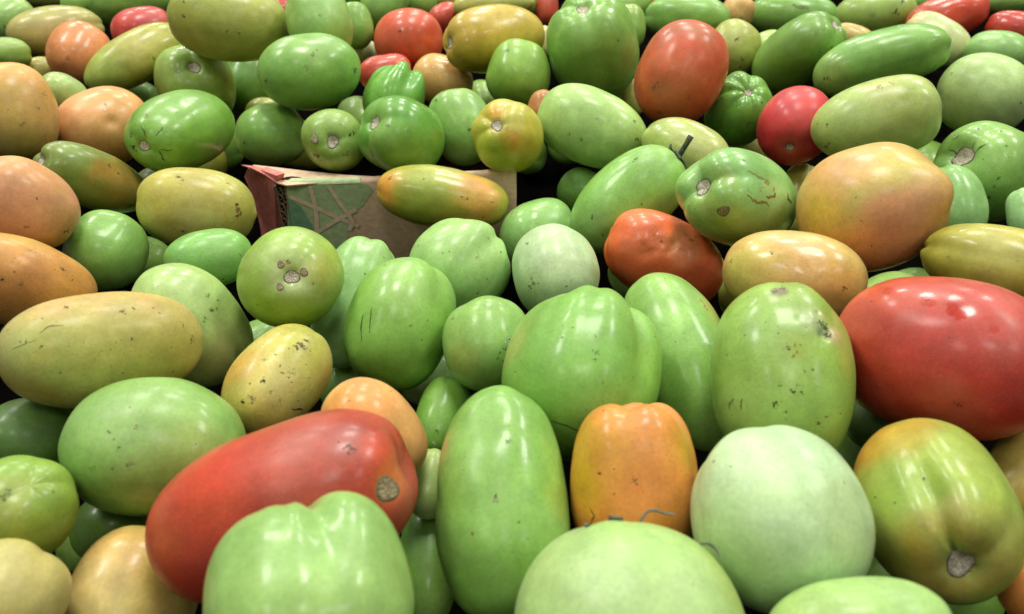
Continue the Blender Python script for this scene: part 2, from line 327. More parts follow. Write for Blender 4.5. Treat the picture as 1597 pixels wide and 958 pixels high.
    {'label': 'green tomato with white nick hidden behind the peach orange one', 'loc': [-0.0306, 0.26295, -0.02764], 'rot': [-0.71339, 0.42101, -0.38077, -0.41091], 'A': 0.01934, 'B': 0.01176, 'n1': 2.6, 'n2': 2.2, 'seed': 691, 'px': 66, 'col': '78b052', 'marks': [('d', (-0.00914, -0.00464, -0.0114), 0.00109, '30401c'), ('d', (-0.00694, -0.0032, -0.01571), 0.00136, 'c8dcb0')]},
    {'label': 'dim green tomato far down between two green ones near the centre', 'loc': [-0.04069, 0.30909, -0.04069], 'rot': [-0.73344, 0.49323, -0.4549, 0.10891], 'A': 0.01719, 'B': 0.01326, 'n1': 2.6, 'n2': 2.2, 'seed': 721, 'px': 54, 'col': '8cb878'},
    {'label': 'sliver of green tomato in the gap above the peach orange one', 'loc': [-0.08705, 0.31408, -0.05265], 'rot': [0.56222, -0.29477, 0.41897, 0.64921], 'A': 0.01346, 'B': 0.01207, 'n1': 2.6, 'n2': 2.2, 'seed': 731, 'px': 42, 'col': '6f9f4e'},
    {'label': 'long olive and peach speckled tomato on the left edge', 'loc': [-0.15874, 0.24619, 0.02372], 'rot': [-0.58149, 0.31378, -0.737, -0.14227], 'A': 0.03604, 'B': 0.02216, 'n1': 2.45, 'n2': 2.3, 'seed': 281, 'px': 163, 'col': 'b3b06a', 'lb': (4, 0.012), 'bend': -0.05, 'sp': 0.9, 'rg': 0.4, 'paint': [(-0.01966, -0.00518, -0.01668, 0.01404, 'cba06a', 0.75), (-0.02103, -0.00019, 0.00853, 0.02247, 'c2a062', 0.75), (-0.00504, -0.01742, -0.02345, 0.01587, 'a3b86c', 0.8), (-0.00132, -0.02139, 0.01422, 0.01713, 'a8aa50', 0.6), (-0.00853, -0.02003, -0.0054, 0.0187, 'b3b868', 0.6), (0.01377, -0.01026, -0.02491, 0.01407, 'b09040', 0.6), (-0.01373, -6e-05, 0.03045, 0.00788, 'b0a050', 0.5)], 'marks': [('d', (-0.01929, -0.00557, -0.01406), 0.00118, '4a3a24'), ('l', [(-0.01299, -0.01236, -0.02387), (-0.01536, -0.0117, -0.02107), (-0.01524, -0.01289, -0.01624)], 0.00046, '9a7c50'), ('d', (-0.01848, -0.01012, 0.00753), 0.00098, '5a4a28'), ('d', (-0.01884, -0.01176, 0.00373), 0.00145, '6d5a30'), ('d', (-0.01908, -0.0109, 0.01493), 0.00074, '5a4a28'), ('d', (-0.00956, -0.0186, 0.00477), 0.00096, '4a4a24'), ('d', (-0.00912, -0.01507, -0.02408), 0.00091, '5a6a34'), ('d', (-0.0101, -0.01163, -0.02819), 0.00091, '4a4a24'), ('d', (-0.01125, -0.01414, 0.02473), 0.00076, '4a4a24'), ('d', (-0.00575, -0.01633, 0.02776), 0.00152, '7a6a34'), ('l', [(-0.00687, -0.0094, -0.03188), (-0.00946, -0.01183, -0.02825), (-0.01107, -0.01326, -0.02548)], 0.00032, '8a8254')]},
    {'label': 'pale green lobed tomato right of the long olive one', 'loc': [-0.14611, 0.29413, 0.00044], 'rot': [0.1667, -0.58722, 0.77434, -0.16671], 'A': 0.03032, 'B': 0.0219, 'n1': 2.4, 'n2': 2.3, 'seed': 271, 'px': 106, 'col': 'a3c87c', 'lb': (4, 0.07), 'sp': 0.45, 'rg': 0.25, 'grooves': [(-1.4178, 0.3, 0.1)], 'bumps': [(-0.00228, 0.00488, -0.0306, 0.00742, 0.00086), (-0.00504, -0.01796, -0.01883, 0.00735, 0.00085)], 'paint': [(0.01197, -0.01727, 0.01501, 0.01138, 'b0a868', 0.6), (0.00422, -0.01774, -0.01918, 0.01384, 'acd08c', 0.5)], 'marks': [('d', (0.00311, -0.01976, -0.00549), 0.00141, '6d7a44'), ('d', (0.00776, -0.02049, -0.00488), 0.00111, '5d6a34'), ('d', (0.0092, -0.01908, -0.00388), 0.00084, '5d6a34'), ('d', (0.00012, -0.02153, -0.00412), 0.00085, '4d5a2c'), ('d', (-0.00041, -0.02041, -0.01063), 0.00113, '7d8a54'), ('d', (-0.00289, -0.02176, -0.00653), 0.00085, '4a5030')]},
    {'label': 'golden orange speckled tomato on the left edge above the long olive one', 'loc': [-0.24278, 0.33067, 0.00014], 'rot': [-0.05813, -0.73372, -0.57635, -0.35511], 'A': 0.03383, 'B': 0.0217, 'n1': 2.6, 'n2': 2.2, 'seed': 221, 'px': 122, 'col': 'c69048', 'tp': 0.08, 'lb': (4, 0.014), 'sp': 0.7, 'rg': 0.35, 'paint': [(0.00413, 0.02065, -0.0094, 0.01525, 'd29a56', 0.6), (-0.00858, 0.01888, -0.00076, 0.01528, 'ca8040', 0.5), (-0.00201, 0.02262, 0.01383, 0.01258, 'c8923c', 0.5), (0.01689, 0.01306, -0.0107, 0.00938, 'c8b058', 0.5)], 'marks': [('d', (-0.0095, 0.01629, -0.01323), 0.0015, '4a3a1c'), ('d', (0.00555, 0.02087, 0.00775), 0.00157, '6a5a24'), ('d', (0.00322, 0.02222, 0.01376), 0.00095, '5a4a20'), ('d', (-0.00491, 0.01948, -0.01082), 0.0009, '7a5a24'), ('d', (-0.00932, 0.01904, -0.00479), 0.00182, 'b07a44')]},
    {'label': 'smooth pinkish peach tomato on the left edge with one black dot', 'loc': [-0.25558, 0.3716, 0.02342], 'rot': [0.24158, 0.10633, 0.94989, 0.16743], 'A': 0.02684, 'B': 0.02246, 'n1': 2.2, 'n2': 2.2, 'seed': 211, 'px': 92, 'col': 'd49872', 'lb': (4, 0.014), 'sp': 0.15, 'rg': 0.4, 'paint': [(-0.0177, -0.0084, -0.01193, 0.01588, 'd0946a', 0.5), (-0.01295, -0.01241, 0.01825, 0.01338, 'b8a058', 0.6), (-0.01698, -0.01536, 0.00251, 0.01291, 'cf9060', 0.4), (-0.01413, 0.01114, -0.01623, 0.01302, 'cfa060', 0.5)], 'marks': [('d', (-0.02077, -0.0056, -0.00233), 0.00084, '1c1a14'), ('d', (-0.01444, -0.00685, 0.01981), 0.00169, '7a6a34'), ('d', (-0.01377, -0.01851, 0.00258), 0.00129, 'a07a4c')]},
    {'label': 'plain green tomato wedged beside the pinkish peach one', 'loc': [-0.23062, 0.39044, -0.01589], 'rot': [-0.65123, 0.51427, 0.26626, 0.49044], 'A': 0.02212, 'B': 0.02107, 'n1': 2.6, 'n2': 2.2, 'seed': 231, 'px': 66, 'col': '86ba66', 'lb': (4, 0.04), 'sp': 0.1, 'rg': 0.26, 'bumps': [(0.01988, -0.0025, 0.00861, 0.00856, -0.00107), (0.01972, 0.00404, 0.0096, 0.00645, 0.00107)]},
    {'label': 'yellow green tomato with brown bruise beside the red carton flap', 'loc': [-0.18912, 0.42632, -0.00652], 'rot': [-0.75478, 0.08328, 0.62889, -0.16695], 'A': 0.03322, 'B': 0.02368, 'n1': 2.3, 'n2': 2.35, 'seed': 241, 'px': 95, 'col': 'b8bb62', 'tip': 0.05, 'sp': 0.5, 'rg': 0.3, 'paint': [(0.00451, -0.02242, -0.00205, 0.02204, 'c0c47c', 0.6), (0.00315, -0.01203, -0.02867, 0.01139, 'b4b050', 0.5), (0.02101, -0.01184, 0.00493, 0.01858, 'b0a048', 0.6), (0.00908, -0.02013, 0.01617, 0.01097, 'b8b850', 0.5)], 'marks': [('d', (0.00427, -0.01501, -0.02584), 0.00377, '7a5a28'), ('d', (0.00111, -0.01583, -0.02694), 0.00188, '94784c'), ('d', (0.01832, -0.0107, -0.01859), 0.00113, '3a3a1c'), ('d', (0.01814, -0.01443, 0.00837), 0.00185, '5a4a20'), ('d', (0.01729, -0.01668, 0.00532), 0.00111, '4a4020'), ('d', (-0.01167, -0.02048, 0.00235), 0.00148, '5a5a24')]},
    {'label': 'dark olive tomato nearly hidden behind the yellow green bruised one', 'loc': [-0.23629, 0.48098, -0.0173], 'rot': [0.39497, 0.09878, 0.69837, 0.58867], 'A': 0.0139, 'B': 0.01237, 'n1': 2.6, 'n2': 2.2, 'seed': 251, 'px': 36, 'col': '5a7034'},
    {'label': 'dark olive tomato with white stem scar and orange flush at left', 'loc': [-0.25452, 0.4429, 0.00355], 'rot': [0.89637, 0.36543, -0.21229, -0.13382], 'A': 0.03572, 'B': 0.01735, 'n1': 2.5, 'n2': 2.1, 'seed': 201, 'px': 94, 'col': '74883c', 'pit': 0.2, 'tp': 0.05, 'lb': (3, 0.08), 'dim': 0.12, 'sp': 0.25, 'rg': 0.24, 'scar': 0.2, 'paint': [(0.01577, -0.0009, 0.00582, 0.01145, 'b07a34', 0.75), (0.01479, -0.00609, -0.00213, 0.01547, '9a8038', 0.6), (0.01349, 0.00724, 0.02201, 0.01117, '7fa060', 0.6), (0.0097, -0.01239, 0.01181, 0.01134, '6a8244', 0.5)], 'marks': [('d', (0.01612, 0.0071, 0.0026), 0.00154, '4a4a1c'), ('d', (0.01669, 0.00424, -0.00308), 0.00116, '4a3a1c'), ('d', (0.01016, -0.01122, -0.019), 0.0012, '2a3010')]},
    {'label': 'green tomato behind the round one with star scar', 'loc': [-0.1573, 0.35343, 0.00092], 'rot': [0.09228, -0.65288, -0.36653, -0.65642], 'A': 0.02204, 'B': 0.0149, 'n1': 2.6, 'n2': 2.2, 'seed': 261, 'px': 70, 'col': '7cba60', 'lb': (3, 0.04), 'sp': 0.25, 'rg': 0.24, 'paint': [(-0.00042, 0.01477, 0.00337, 0.00975, '92c87c', 0.5)], 'marks': [('d', (5e-05, 0.0134, 0.01218), 0.00099, '4a5a30'), ('d', (-0.01039, 0.01071, 0.00187), 0.00099, '4a5a30')]},
    {'label': 'round green tomato with star shaped stem scar facing the camera by the carton', 'loc': [-0.10092, 0.30535, 0.01914], 'rot': [0.83069, 0.3901, 0.29873, -0.2618], 'A': 0.02603, 'B': 0.02325, 'n1': 2.3, 'n2': 2.2, 'seed': 391, 'px': 83, 'col': '8fbc4c', 'pit': 0.15, 'lb': (4, 0.025), 'dim': 0.1, 'sp': 0.1, 'rg': 0.22, 'scar': 0.15, 'paint': [(-2e-05, 2e-05, 0.02295, 0.00987, 'ccd8b4', 0.85), (0.00717, 0.01173, 0.02402, 0.00719, 'b0b050', 0.6), (-0.01253, -0.00771, 0.02154, 0.00816, '8fb455', 0.5), (0.01112, -0.01145, 0.02068, 0.01382, '86ac3c', 0.5), (-0.00796, 0.0063, 0.02468, 0.00817, 'a8c874', 0.5)], 'marks': [('s', (-0.00678, 0.00057, 0.02452), 0.00163, 'a09070'), ('s', (0.00221, 0.00485, 0.0252), 0.00192, 'a08a74'), ('s', (-0.00037, -0.00647, 0.0245), 0.00163, 'a89a80'), ('d', (-0.00587, 0.00338, 0.02491), 0.00136, 'a08030'), ('d', (0.00829, 0.00392, 0.02507), 0.00082, '6a6a24'), ('d', (-0.01007, 0.01567, 0.01755), 0.00056, '3a3a1c')]},
    {'label': 'light green tomato standing against the carton behind the round scarred one', 'loc': [-0.08021, 0.33263, -0.01214], 'rot': [-0.43124, 0.12388, -0.47031, -0.75993], 'A': 0.03488, 'B': 0.01922, 'n1': 2.6, 'n2': 2.2, 'seed': 401, 'px': 106, 'col': '8fc078', 'sp': 0.08, 'rg': 0.28, 'marks': [('d', (-0.01775, 0.00569, 0.00892), 0.00079, '20301c'), ('d', (-0.00592, 0.01553, 0.02444), 0.00097, 'b09a90')]},
    {'label': 'dim green tomato in the gap left of the spotted yellow one', 'loc': [-0.12886, 0.31892, -0.03084], 'rot': [0.25803, -0.53784, -0.36557, -0.7145], 'A': 0.01523, 'B': 0.01302, 'n1': 2.6, 'n2': 2.2, 'seed': 411, 'px': 50, 'col': '84b06c'},
    {'label': 'yellow dirt spotted tomato with star blossom scar', 'loc': [-0.09721, 0.25486, 0.00067], 'rot': [0.06957, -0.34644, -0.52165, -0.77654], 'A': 0.02571, 'B': 0.01848, 'n1': 2.3, 'n2': 2.3, 'seed': 371, 'px': 99, 'col': 'c0ba60', 'sp': 1.0, 'rg': 0.26, 'paint': [(0.01429, 0.0111, -0.00963, 0.00861, 'c89a34', 0.8), (-0.01487, 0.00877, 0.01033, 0.00695, 'c49a40', 0.7), (0.00238, 0.01667, 0.01164, 0.01044, 'aab44e', 0.7), (0.00235, 0.0172, -0.00873, 0.01004, 'c4c078', 0.6), (-0.00209, 0.01302, -0.02039, 0.00745, 'c8b868', 0.6)], 'marks': [('d', (0.00198, 0.01798, 0.01059), 0.00208, '6a5030'), ('d', (0.00121, 0.0163, 0.01369), 0.00131, '5a4028'), ('d', (0.0026, 0.01818, 0.0084), 0.00129, '6a4c30'), ('d', (-0.00015, 0.01754, 0.00977), 0.00104, '4a3020'), ('d', (0.00336, 0.01663, -0.01079), 0.00125, '2c2c18'), ('d', (0.0041, 0.01182, -0.02085), 0.00124, '3a3a20'), ('d', (0.00209, 0.01442, -0.01843), 0.00174, '94905c'), ('d', (-0.00128, 0.01653, -0.01256), 0.00075, '3a3420'), ('d', (0.00253, 0.01816, -0.00219), 0.00076, '3a3a20'), ('d', (-0.00023, 0.01835, -0.00409), 0.00076, '4a4a28'), ('d', (0.00858, 0.01624, -0.00392), 0.00063, '3a3a20'), ('d', (0.00658, 0.015, -0.01435), 0.00062, '3a3a20'), ('d', (-0.00233, 0.01871, -0.00165), 0.00203, 'a4a468'), ('l', [(-0.01152, 0.01173, -0.01078), (-0.01524, 0.00862, -0.00641)], 0.00076, '2a2414'), ('d', (0.00673, 0.01761, 0.0004), 0.00076, '6a6a40'), ('d', (-0.00618, 0.0156, -0.0124), 0.00063, '4a4a28')]},
    {'label': 'smooth peach orange tomato behind the large red one', 'loc': [-0.04977, 0.21184, 0.01147], 'rot': [-0.08318, 0.79877, -0.51091, 0.30663], 'A': 0.02157, 'B': 0.01602, 'n1': 2.25, 'n2': 2.25, 'seed': 381, 'px': 92, 'col': 'dda468', 'sp': 0.15, 'rg': 0.33, 'paint': [(0.01005, -0.00769, -0.0133, 0.00668, 'dc964c', 0.7), (0.01308, -0.00815, 0.00706, 0.00901, 'd8a264', 0.5), (0.00666, 0.00362, -0.01967, 0.00667, 'd09a48', 0.6)], 'marks': [('d', (0.0039, -0.01377, -0.00918), 0.00057, '5a4a24'), ('d', (0.01427, -0.00545, 0.00219), 0.00067, '8a6a40'), ('d', (0.00957, -0.00148, -0.01772), 0.00066, '8a6430')]},
    {'label': 'green oval tomato with dark hairline scratches in the centre', 'loc': [-0.0517, 0.29872, -0.00208], 'rot': [-0.7994, 0.47664, 0.06015, 0.36078], 'A': 0.03081, 'B': 0.02476, 'n1': 2.25, 'n2': 2.25, 'seed': 421, 'px': 105, 'col': '80b858', 'sp': 0.3, 'rg': 0.26, 'bumps': [(0.01717, -0.01918, 0.00559, 0.01118, 0.00084), (0.02173, -0.01161, 0.01055, 0.00847, -0.00056)], 'paint': [(0.01809, -0.01769, 0.00469, 0.01398, 'a0cc7c', 0.6), (0.02227, 0.0053, 0.00284, 0.00866, '7ab448', 0.5), (0.00801, -0.00896, -0.02769, 0.0112, '84b048', 0.5)], 'marks': [('l', [(0.00622, -0.02503, -0.00724), (0.00594, -0.02339, -0.01323), (0.00631, -0.02086, -0.01821)], 0.00056, '3a4a1c'), ('l', [(0.00964, -0.0239, -0.00325), (0.00993, -0.02265, -0.00947), (0.00991, -0.0208, -0.01473)], 0.00045, '4a5a24'), ('d', (0.02272, -0.00278, -0.01031), 0.00084, '5a5030'), ('d', (0.02145, -0.01012, -0.00683), 0.0007, '4a5a24'), ('d', (0.02359, -0.00363, -0.00146), 0.00085, '6a6a34'), ('d', (-4e-05, -0.0174, -0.02496), 0.00084, '4a5a24')]},
    {'label': 'light green lobed tomato in front of the two tone one on the carton', 'loc': [-0.02792, 0.35081, -0.00307], 'rot': [0.70467, -0.58583, 0.16969, -0.36256], 'A': 0.02631, 'B': 0.02506, 'n1': 2.3, 'n2': 2.3, 'seed': 431, 'px': 82, 'col': '9cca7c', 'lb': (5, 0.07), 'sp': 0.35, 'rg': 0.26, 'grooves': [(-1.8126, 0.25, 0.09), (-0.5918, 0.22, 0.07)], 'marks': [('d', (0.02149, -0.00519, 0.01446), 0.00097, '24301c'), ('d', (0.02133, -0.01161, 0.00164), 0.00158, 'b0b078'), ('d', (-0.00565, -0.02188, -0.01233), 0.00096, '4a5a34'), ('d', (0.00444, -0.01787, -0.01935), 0.00079, '4a5a34'), ('d', (0.0114, -0.0204, -0.01117), 0.00063, '3a4a24'), ('d', (0.02453, -0.00051, -0.00128), 0.0008, '4a5a34'), ('d', (0.02315, 0.00318, -0.00878), 0.0008, '4a5a34')]},
    {'label': 'small green tomato with a cracked black speck left of the big lobed one', 'loc': [-0.01035, 0.27774, 0.00141], 'rot': [0.26797, -0.25324, 0.45106, 0.81278], 'A': 0.0205, 'B': 0.01953, 'n1': 2.6, 'n2': 2.2, 'seed': 441, 'px': 77, 'col': '84b86a', 'lb': (4, 0.05), 'sp': 0.4, 'rg': 0.26, 'paint': [(0.00254, 0.01787, -0.00949, 0.00807, 'a0b060', 0.5)], 'marks': [('d', (-0.0171, 0.00719, -0.00706), 0.00187, 'd0d8c0'), ('d', (-0.01741, 0.00708, -0.00687), 0.00107, '24301c'), ('d', (-0.01573, 0.00825, -0.01087), 0.00106, '5a6444'), ('d', (-0.01373, 0.0099, -0.01185), 0.0008, '3a442c'), ('d', (-0.01191, 0.00991, -0.01342), 0.0008, '2c341c'), ('d', (0.0022, 0.01762, 0.00939), 0.0011, '8a6a40'), ('d', (-0.01234, 0.00749, -0.01455), 0.00067, '2c341c')]},
    {'label': 'big green lobed tomato with deep grooves at the centre', 'loc': [0.02762, 0.24218, 0.0129], 'rot': [0.69889, -0.52384, -0.17899, -0.45289], 'A': 0.0332, 'B': 0.03018, 'n1': 2.6, 'n2': 2.25, 'seed': 451, 'px': 136, 'col': '80b85c', 'lb': (4, 0.1), 'sp': 0.4, 'rg': 0.28, 'grooves': [(0.2692, 0.2, 0.1), (-1.1475, 0.25, 0.05), (-0.5863, 0.16, 0.035)], 'bumps': [(0.00533, -0.01357, 0.03091, 0.01033, 0.00103)], 'paint': [(-0.00414, -0.03051, -0.00016, 0.00985, 'a6b46c', 0.7), (0.01927, -0.02411, 0.00558, 0.01179, '92c670', 0.5), (0.00968, -0.01828, -0.02616, 0.01379, '7aae50', 0.5), (0.02858, 0.00874, 0.00216, 0.00951, '8cb858', 0.4)], 'marks': [('d', (0.0198, -0.02365, -0.00167), 0.0007, '5a5a2c'), ('d', (0.02724, -0.01288, -0.00547), 0.00138, '5a8a40'), ('d', (0.02693, -0.01269, -0.00795), 0.00091, '4a7434'), ('d', (0.02676, -0.00727, -0.015), 0.00091, '8a7a34'), ('d', (0.0292, 0.00446, -0.00779), 0.0007, '6a6a2c'), ('d', (0.02765, -0.01451, 0.00062), 0.00069, '6a6a34'), ('d', (7e-05, -0.02961, -0.00582), 0.00072, '8a7444'), ('d', (0.0007, -0.02884, -0.01235), 0.00072, '8a7444'), ('l', [(0.00855, -0.0142, -0.02789), (0.01206, -0.01003, -0.02929), (0.01342, -0.00439, -0.0292)], 0.00055, '4a5a24')]},
    {'label': 'long green tomato behind the big lobed one leaning left', 'loc': [0.07489, 0.27556, -0.00429], 'rot': [-0.81888, 0.41943, 0.30132, 0.25046], 'A': 0.04216, 'B': 0.02225, 'n1': 2.3, 'n2': 2.2, 'seed': 461, 'px': 148, 'col': '84b85e', 'lb': (3, 0.03), 'sp': 0.3, 'rg': 0.24, 'paint': [(0.02137, 0.00243, 0.01431, 0.00672, 'b0a04c', 0.6), (0.01179, -0.01867, 0.00981, 0.0135, '9ccc7c', 0.6), (0.00192, -0.02079, -0.02141, 0.0131, '78ac54', 0.5)], 'marks': [('d', (0.02027, -0.00321, 0.0172), 0.00167, '8a9a54'), ('d', (0.02113, -0.00313, 0.01411), 0.00166, '94944c')]},
    {'label': 'round whitish green tomato in the centre', 'loc': [0.02168, 0.34037, 0.00024], 'rot': [-0.6871, 0.49257, -0.2555, -0.46903], 'A': 0.02364, 'B': 0.02189, 'n1': 2.6, 'n2': 2.2, 'seed': 471, 'px': 72, 'col': 'b4d4a4', 'sp': 0.2, 'rg': 0.36, 'paint': [(-0.01655, -0.01379, -0.00972, 0.01224, 'c8dcb8', 0.6), (-0.00814, 0.01471, -0.01612, 0.00947, '94b878', 0.6), (0.00029, -0.02064, -0.01, 0.00504, 'a8b070', 0.6)], 'marks': [('d', (-0.01239, -0.00863, -0.01872), 0.00092, '1c2414'), ('d', (-0.02045, 0.00515, 0.00769), 0.00126, '8a8a60'), ('d', (-0.01642, 0.00642, -0.01349), 0.00248, '8aa864'), ('d', (-0.01486, 0.00899, -0.01458), 0.00155, '7a9a54')]},
    {'label': 'small light green tomato above the round whitish one', 'loc': [0.01678, 0.44189, -0.0326], 'rot': [-0.09516, -0.53955, -0.40916, -0.72968], 'A': 0.02464, 'B': 0.02144, 'n1': 2.6, 'n2': 2.2, 'seed': 481, 'px': 62, 'col': '90c474', 'sp': 0.1, 'rg': 0.25, 'marks': [('d', (0.01494, 0.00897, -0.01494), 0.00239, 'b0a878')]},
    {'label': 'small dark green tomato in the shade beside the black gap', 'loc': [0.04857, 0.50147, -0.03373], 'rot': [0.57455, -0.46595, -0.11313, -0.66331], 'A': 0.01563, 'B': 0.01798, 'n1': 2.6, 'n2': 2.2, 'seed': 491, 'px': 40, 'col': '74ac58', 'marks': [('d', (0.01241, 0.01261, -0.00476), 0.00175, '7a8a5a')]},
    {'label': 'two tone yellow green and orange tomato lying across the carton panel', 'loc': [-0.04509, 0.46144, -0.01686], 'rot': [0.28095, -0.6516, -0.15988, 0.68624], 'A': 0.04304, 'B': 0.01979, 'n1': 2.4, 'n2': 2.35, 'seed': 771, 'px': 104, 'col': 'a8b250', 'bend': -0.05, 'sp': 0.25, 'rg': 0.22, 'paint': [(-0.01296, 0.00478, 0.03479, 0.01132, 'e0a048', 0.9), (-0.01685, 0.00035, -0.02307, 0.01758, 'e0a258', 0.95), (-0.01743, 0.00904, 0.00645, 0.01593, '8cb84a', 0.85), (-0.01878, -0.00448, 0.0031, 0.01603, 'bcc070', 0.5), (-0.00696, 0.01903, -0.00898, 0.02014, 'a0a038', 0.6), (-0.0127, 0.00919, -0.02989, 0.012, 'd0a850', 0.7), (-0.00799, 0.00258, -0.04079, 0.00567, 'a4b24c', 0.6)], 'marks': [('d', (-0.01486, 0.0003, 0.03221), 0.00162, '7a5a28'), ('d', (-0.01965, -0.0005, 0.00992), 0.001, '3a3a1c'), ('d', (-0.01735, 0.0065, -0.01538), 0.00119, '9a8a40'), ('d', (-0.01677, 0.00653, -0.0186), 0.00119, '8a7a38'), ('d', (-0.01304, 0.00452, -0.03431), 0.0012, 'b08a48')]},
    {'label': 'green tomato with dried calyx and stub of stem', 'loc': [0.06969, 0.43121, -0.00389], 'rot': [0.87776, -0.21901, 0.41601, -0.09223], 'A': 0.03912, 'B': 0.02368, 'n1': 2.6, 'n2': 2.15, 'seed': 501, 'px': 103, 'col': '84bd62', 'tp': 0.04, 'lb': (4, 0.04), 'sp': 0.3, 'rg': 0.24, 'calyx': 1, 'paint': [(-0.01198, -0.01967, -0.00812, 0.01484, '94cc74', 0.5), (0.01102, -0.01951, -0.01217, 0.01493, '74ae48', 0.5)], 'marks': [('d', (-0.01669, -0.0167, 0.01581), 0.00149, '5a7a34'), ('d', (-0.00703, -0.01765, -0.0247), 0.00149, '5a6a34'), ('d', (0.00475, -0.02264, 0.00165), 0.00092, '3a4a24'), ('d', (0.0049, -0.01729, -0.02606), 0.00113, '4a5a24')]},
    {'label': 'pale green tomato with grey stem scar and brown scratches', 'loc': [0.12172, 0.38034, 0.02112], 'rot': [0.85055, 0.29849, -0.42574, -0.07883], 'A': 0.03611, 'B': 0.02502, 'n1': 2.7, 'n2': 2.2, 'seed': 511, 'px': 97, 'col': '98c878', 'pit': 0.2, 'lb': (4, 0.1), 'dim': 0.16, 'sp': 0.25, 'rg': 0.18, 'scar': 0.2, 'paint': [(-0.01185, -0.01508, 0.02795, 0.0132, '90b85c', 0.5), (-5e-05, -0.02433, 0.01163, 0.01645, 'aab060', 0.6), (0.02323, -0.00833, 0.00536, 0.0097, 'a8c480', 0.5), (-0.02029, -0.00817, 0.02323, 0.00475, 'c8a070', 0.6)], 'marks': [('s', (0.00668, -0.01711, 0.03009), 0.00318, '8a7a50'), ('l', [(0.02117, 0.00059, 0.02278), (0.02233, -0.00219, 0.0173), (0.02263, -0.0031, 0.00914)], 0.00096, '8a8a44'), ('d', (0.02265, -0.00338, 0.01155), 0.00193, '9a7c3c'), ('l', [(0.01791, -0.01144, 0.02384), (0.01781, -0.01387, 0.02083), (0.01873, -0.01484, 0.01707), (0.01974, -0.01397, 0.01153), (0.01916, -0.01523, 0.00892)], 0.00127, '8a7a30'), ('l', [(0.02067, -0.01164, 0.01196), (0.02173, -0.01061, 0.00576), (0.02323, -0.00833, 0.00536)], 0.00128, '8a6a28'), ('d', (0.02268, -0.00637, 0.00601), 0.00162, '9a8438'), ('l', [(0.02406, -0.00581, -0.00612), (0.02301, -0.00912, -0.00573), (0.02114, -0.00996, -0.01071)], 0.00099, '4a4020'), ('d', (0.02105, 0.00627, 0.02371), 0.00096, '6a7a40'), ('d', (0.01905, -0.01008, 0.02332), 0.00095, 'a0a060'), ('d', (0.02223, -0.00845, 0.01634), 0.00159, 'a0b068')]},
    {'label': 'wrinkled orange red tomato with puckered blossom end', 'loc': [0.08551, 0.38204, -0.01634], 'rot': [0.26645, 0.46837, -0.24857, -0.80489], 'A': 0.03446, 'B': 0.02381, 'n1': 2.4, 'n2': 2.2, 'seed': 521, 'px': 97, 'col': 'f07444', 'sp': 0.2, 'rg': 0.2, 'bumps': [(-0.00252, 0.02364, 0.00533, 0.00171, -0.00068), (-0.00191, 0.02374, 0.00194, 0.00137, 0.00051), (0.00314, 0.02325, 0.00583, 0.00136, -0.00051), (0.00476, 0.02135, 0.01572, 0.00136, 0.00051), (0.00572, 0.02024, 0.01955, 0.00136, -0.00068), (-0.00297, 0.02275, 0.01382, 0.00136, 0.00051), (-0.00021, 0.02416, -0.00098, 0.0017, -0.00051), (0.00068, 0.02258, 0.01411, 0.00579, -0.00112), (0.00937, 0.01982, 0.01696, 0.00341, -0.00113), (0.00013, 0.02384, 0.00505, 0.00375, -0.00112), (-0.00316, 0.02332, 0.01021, 0.00341, 0.00095), (0.00262, 0.02105, 0.01851, 0.00375, 0.00058), (-0.00595, 0.02324, 0.00347, 0.00445, -0.00096), (0.01254, 0.01833, 0.00106, 0.00858, -0.00113), (-0.00454, 0.0188, 0.02471, 0.00962, 0.00113), (0.00723, 0.02202, -0.00684, 0.00581, 0.00096), (0.00625, 0.02169, 0.01244, 0.00204, -0.00058), (0.00313, 0.02303, 0.00889, 0.0017, 0.00058)], 'paint': [(0.0023, 0.01995, 0.02214, 0.01025, 'd07050', 0.6), (-0.00393, 0.02403, 0.00097, 0.0082, 'a89060', 0.5), (0.01453, 0.00824, 0.02796, 0.01045, 'd06a3c', 0.5), (0.00941, 0.01964, -0.01693, 0.01378, 'b85030', 0.5)], 'wet': [(0.00746, 0.02042, 0.01531, 0.00307), (0.01084, 0.0191, 0.01483, 0.00205), (-0.00252, 0.02207, 0.01649, 0.00273)], 'marks': [('d', (0.00047, 0.02302, 0.01203), 0.00102, '4a2a1c'), ('d', (-0.00834, 0.02255, -0.00299), 0.00138, '8a5a38'), ('d', (-0.00983, 0.02264, 0.0009), 0.00103, '7a5034'), ('d', (-0.01171, 0.02121, -0.005), 0.00104, '6a4a2c')]},
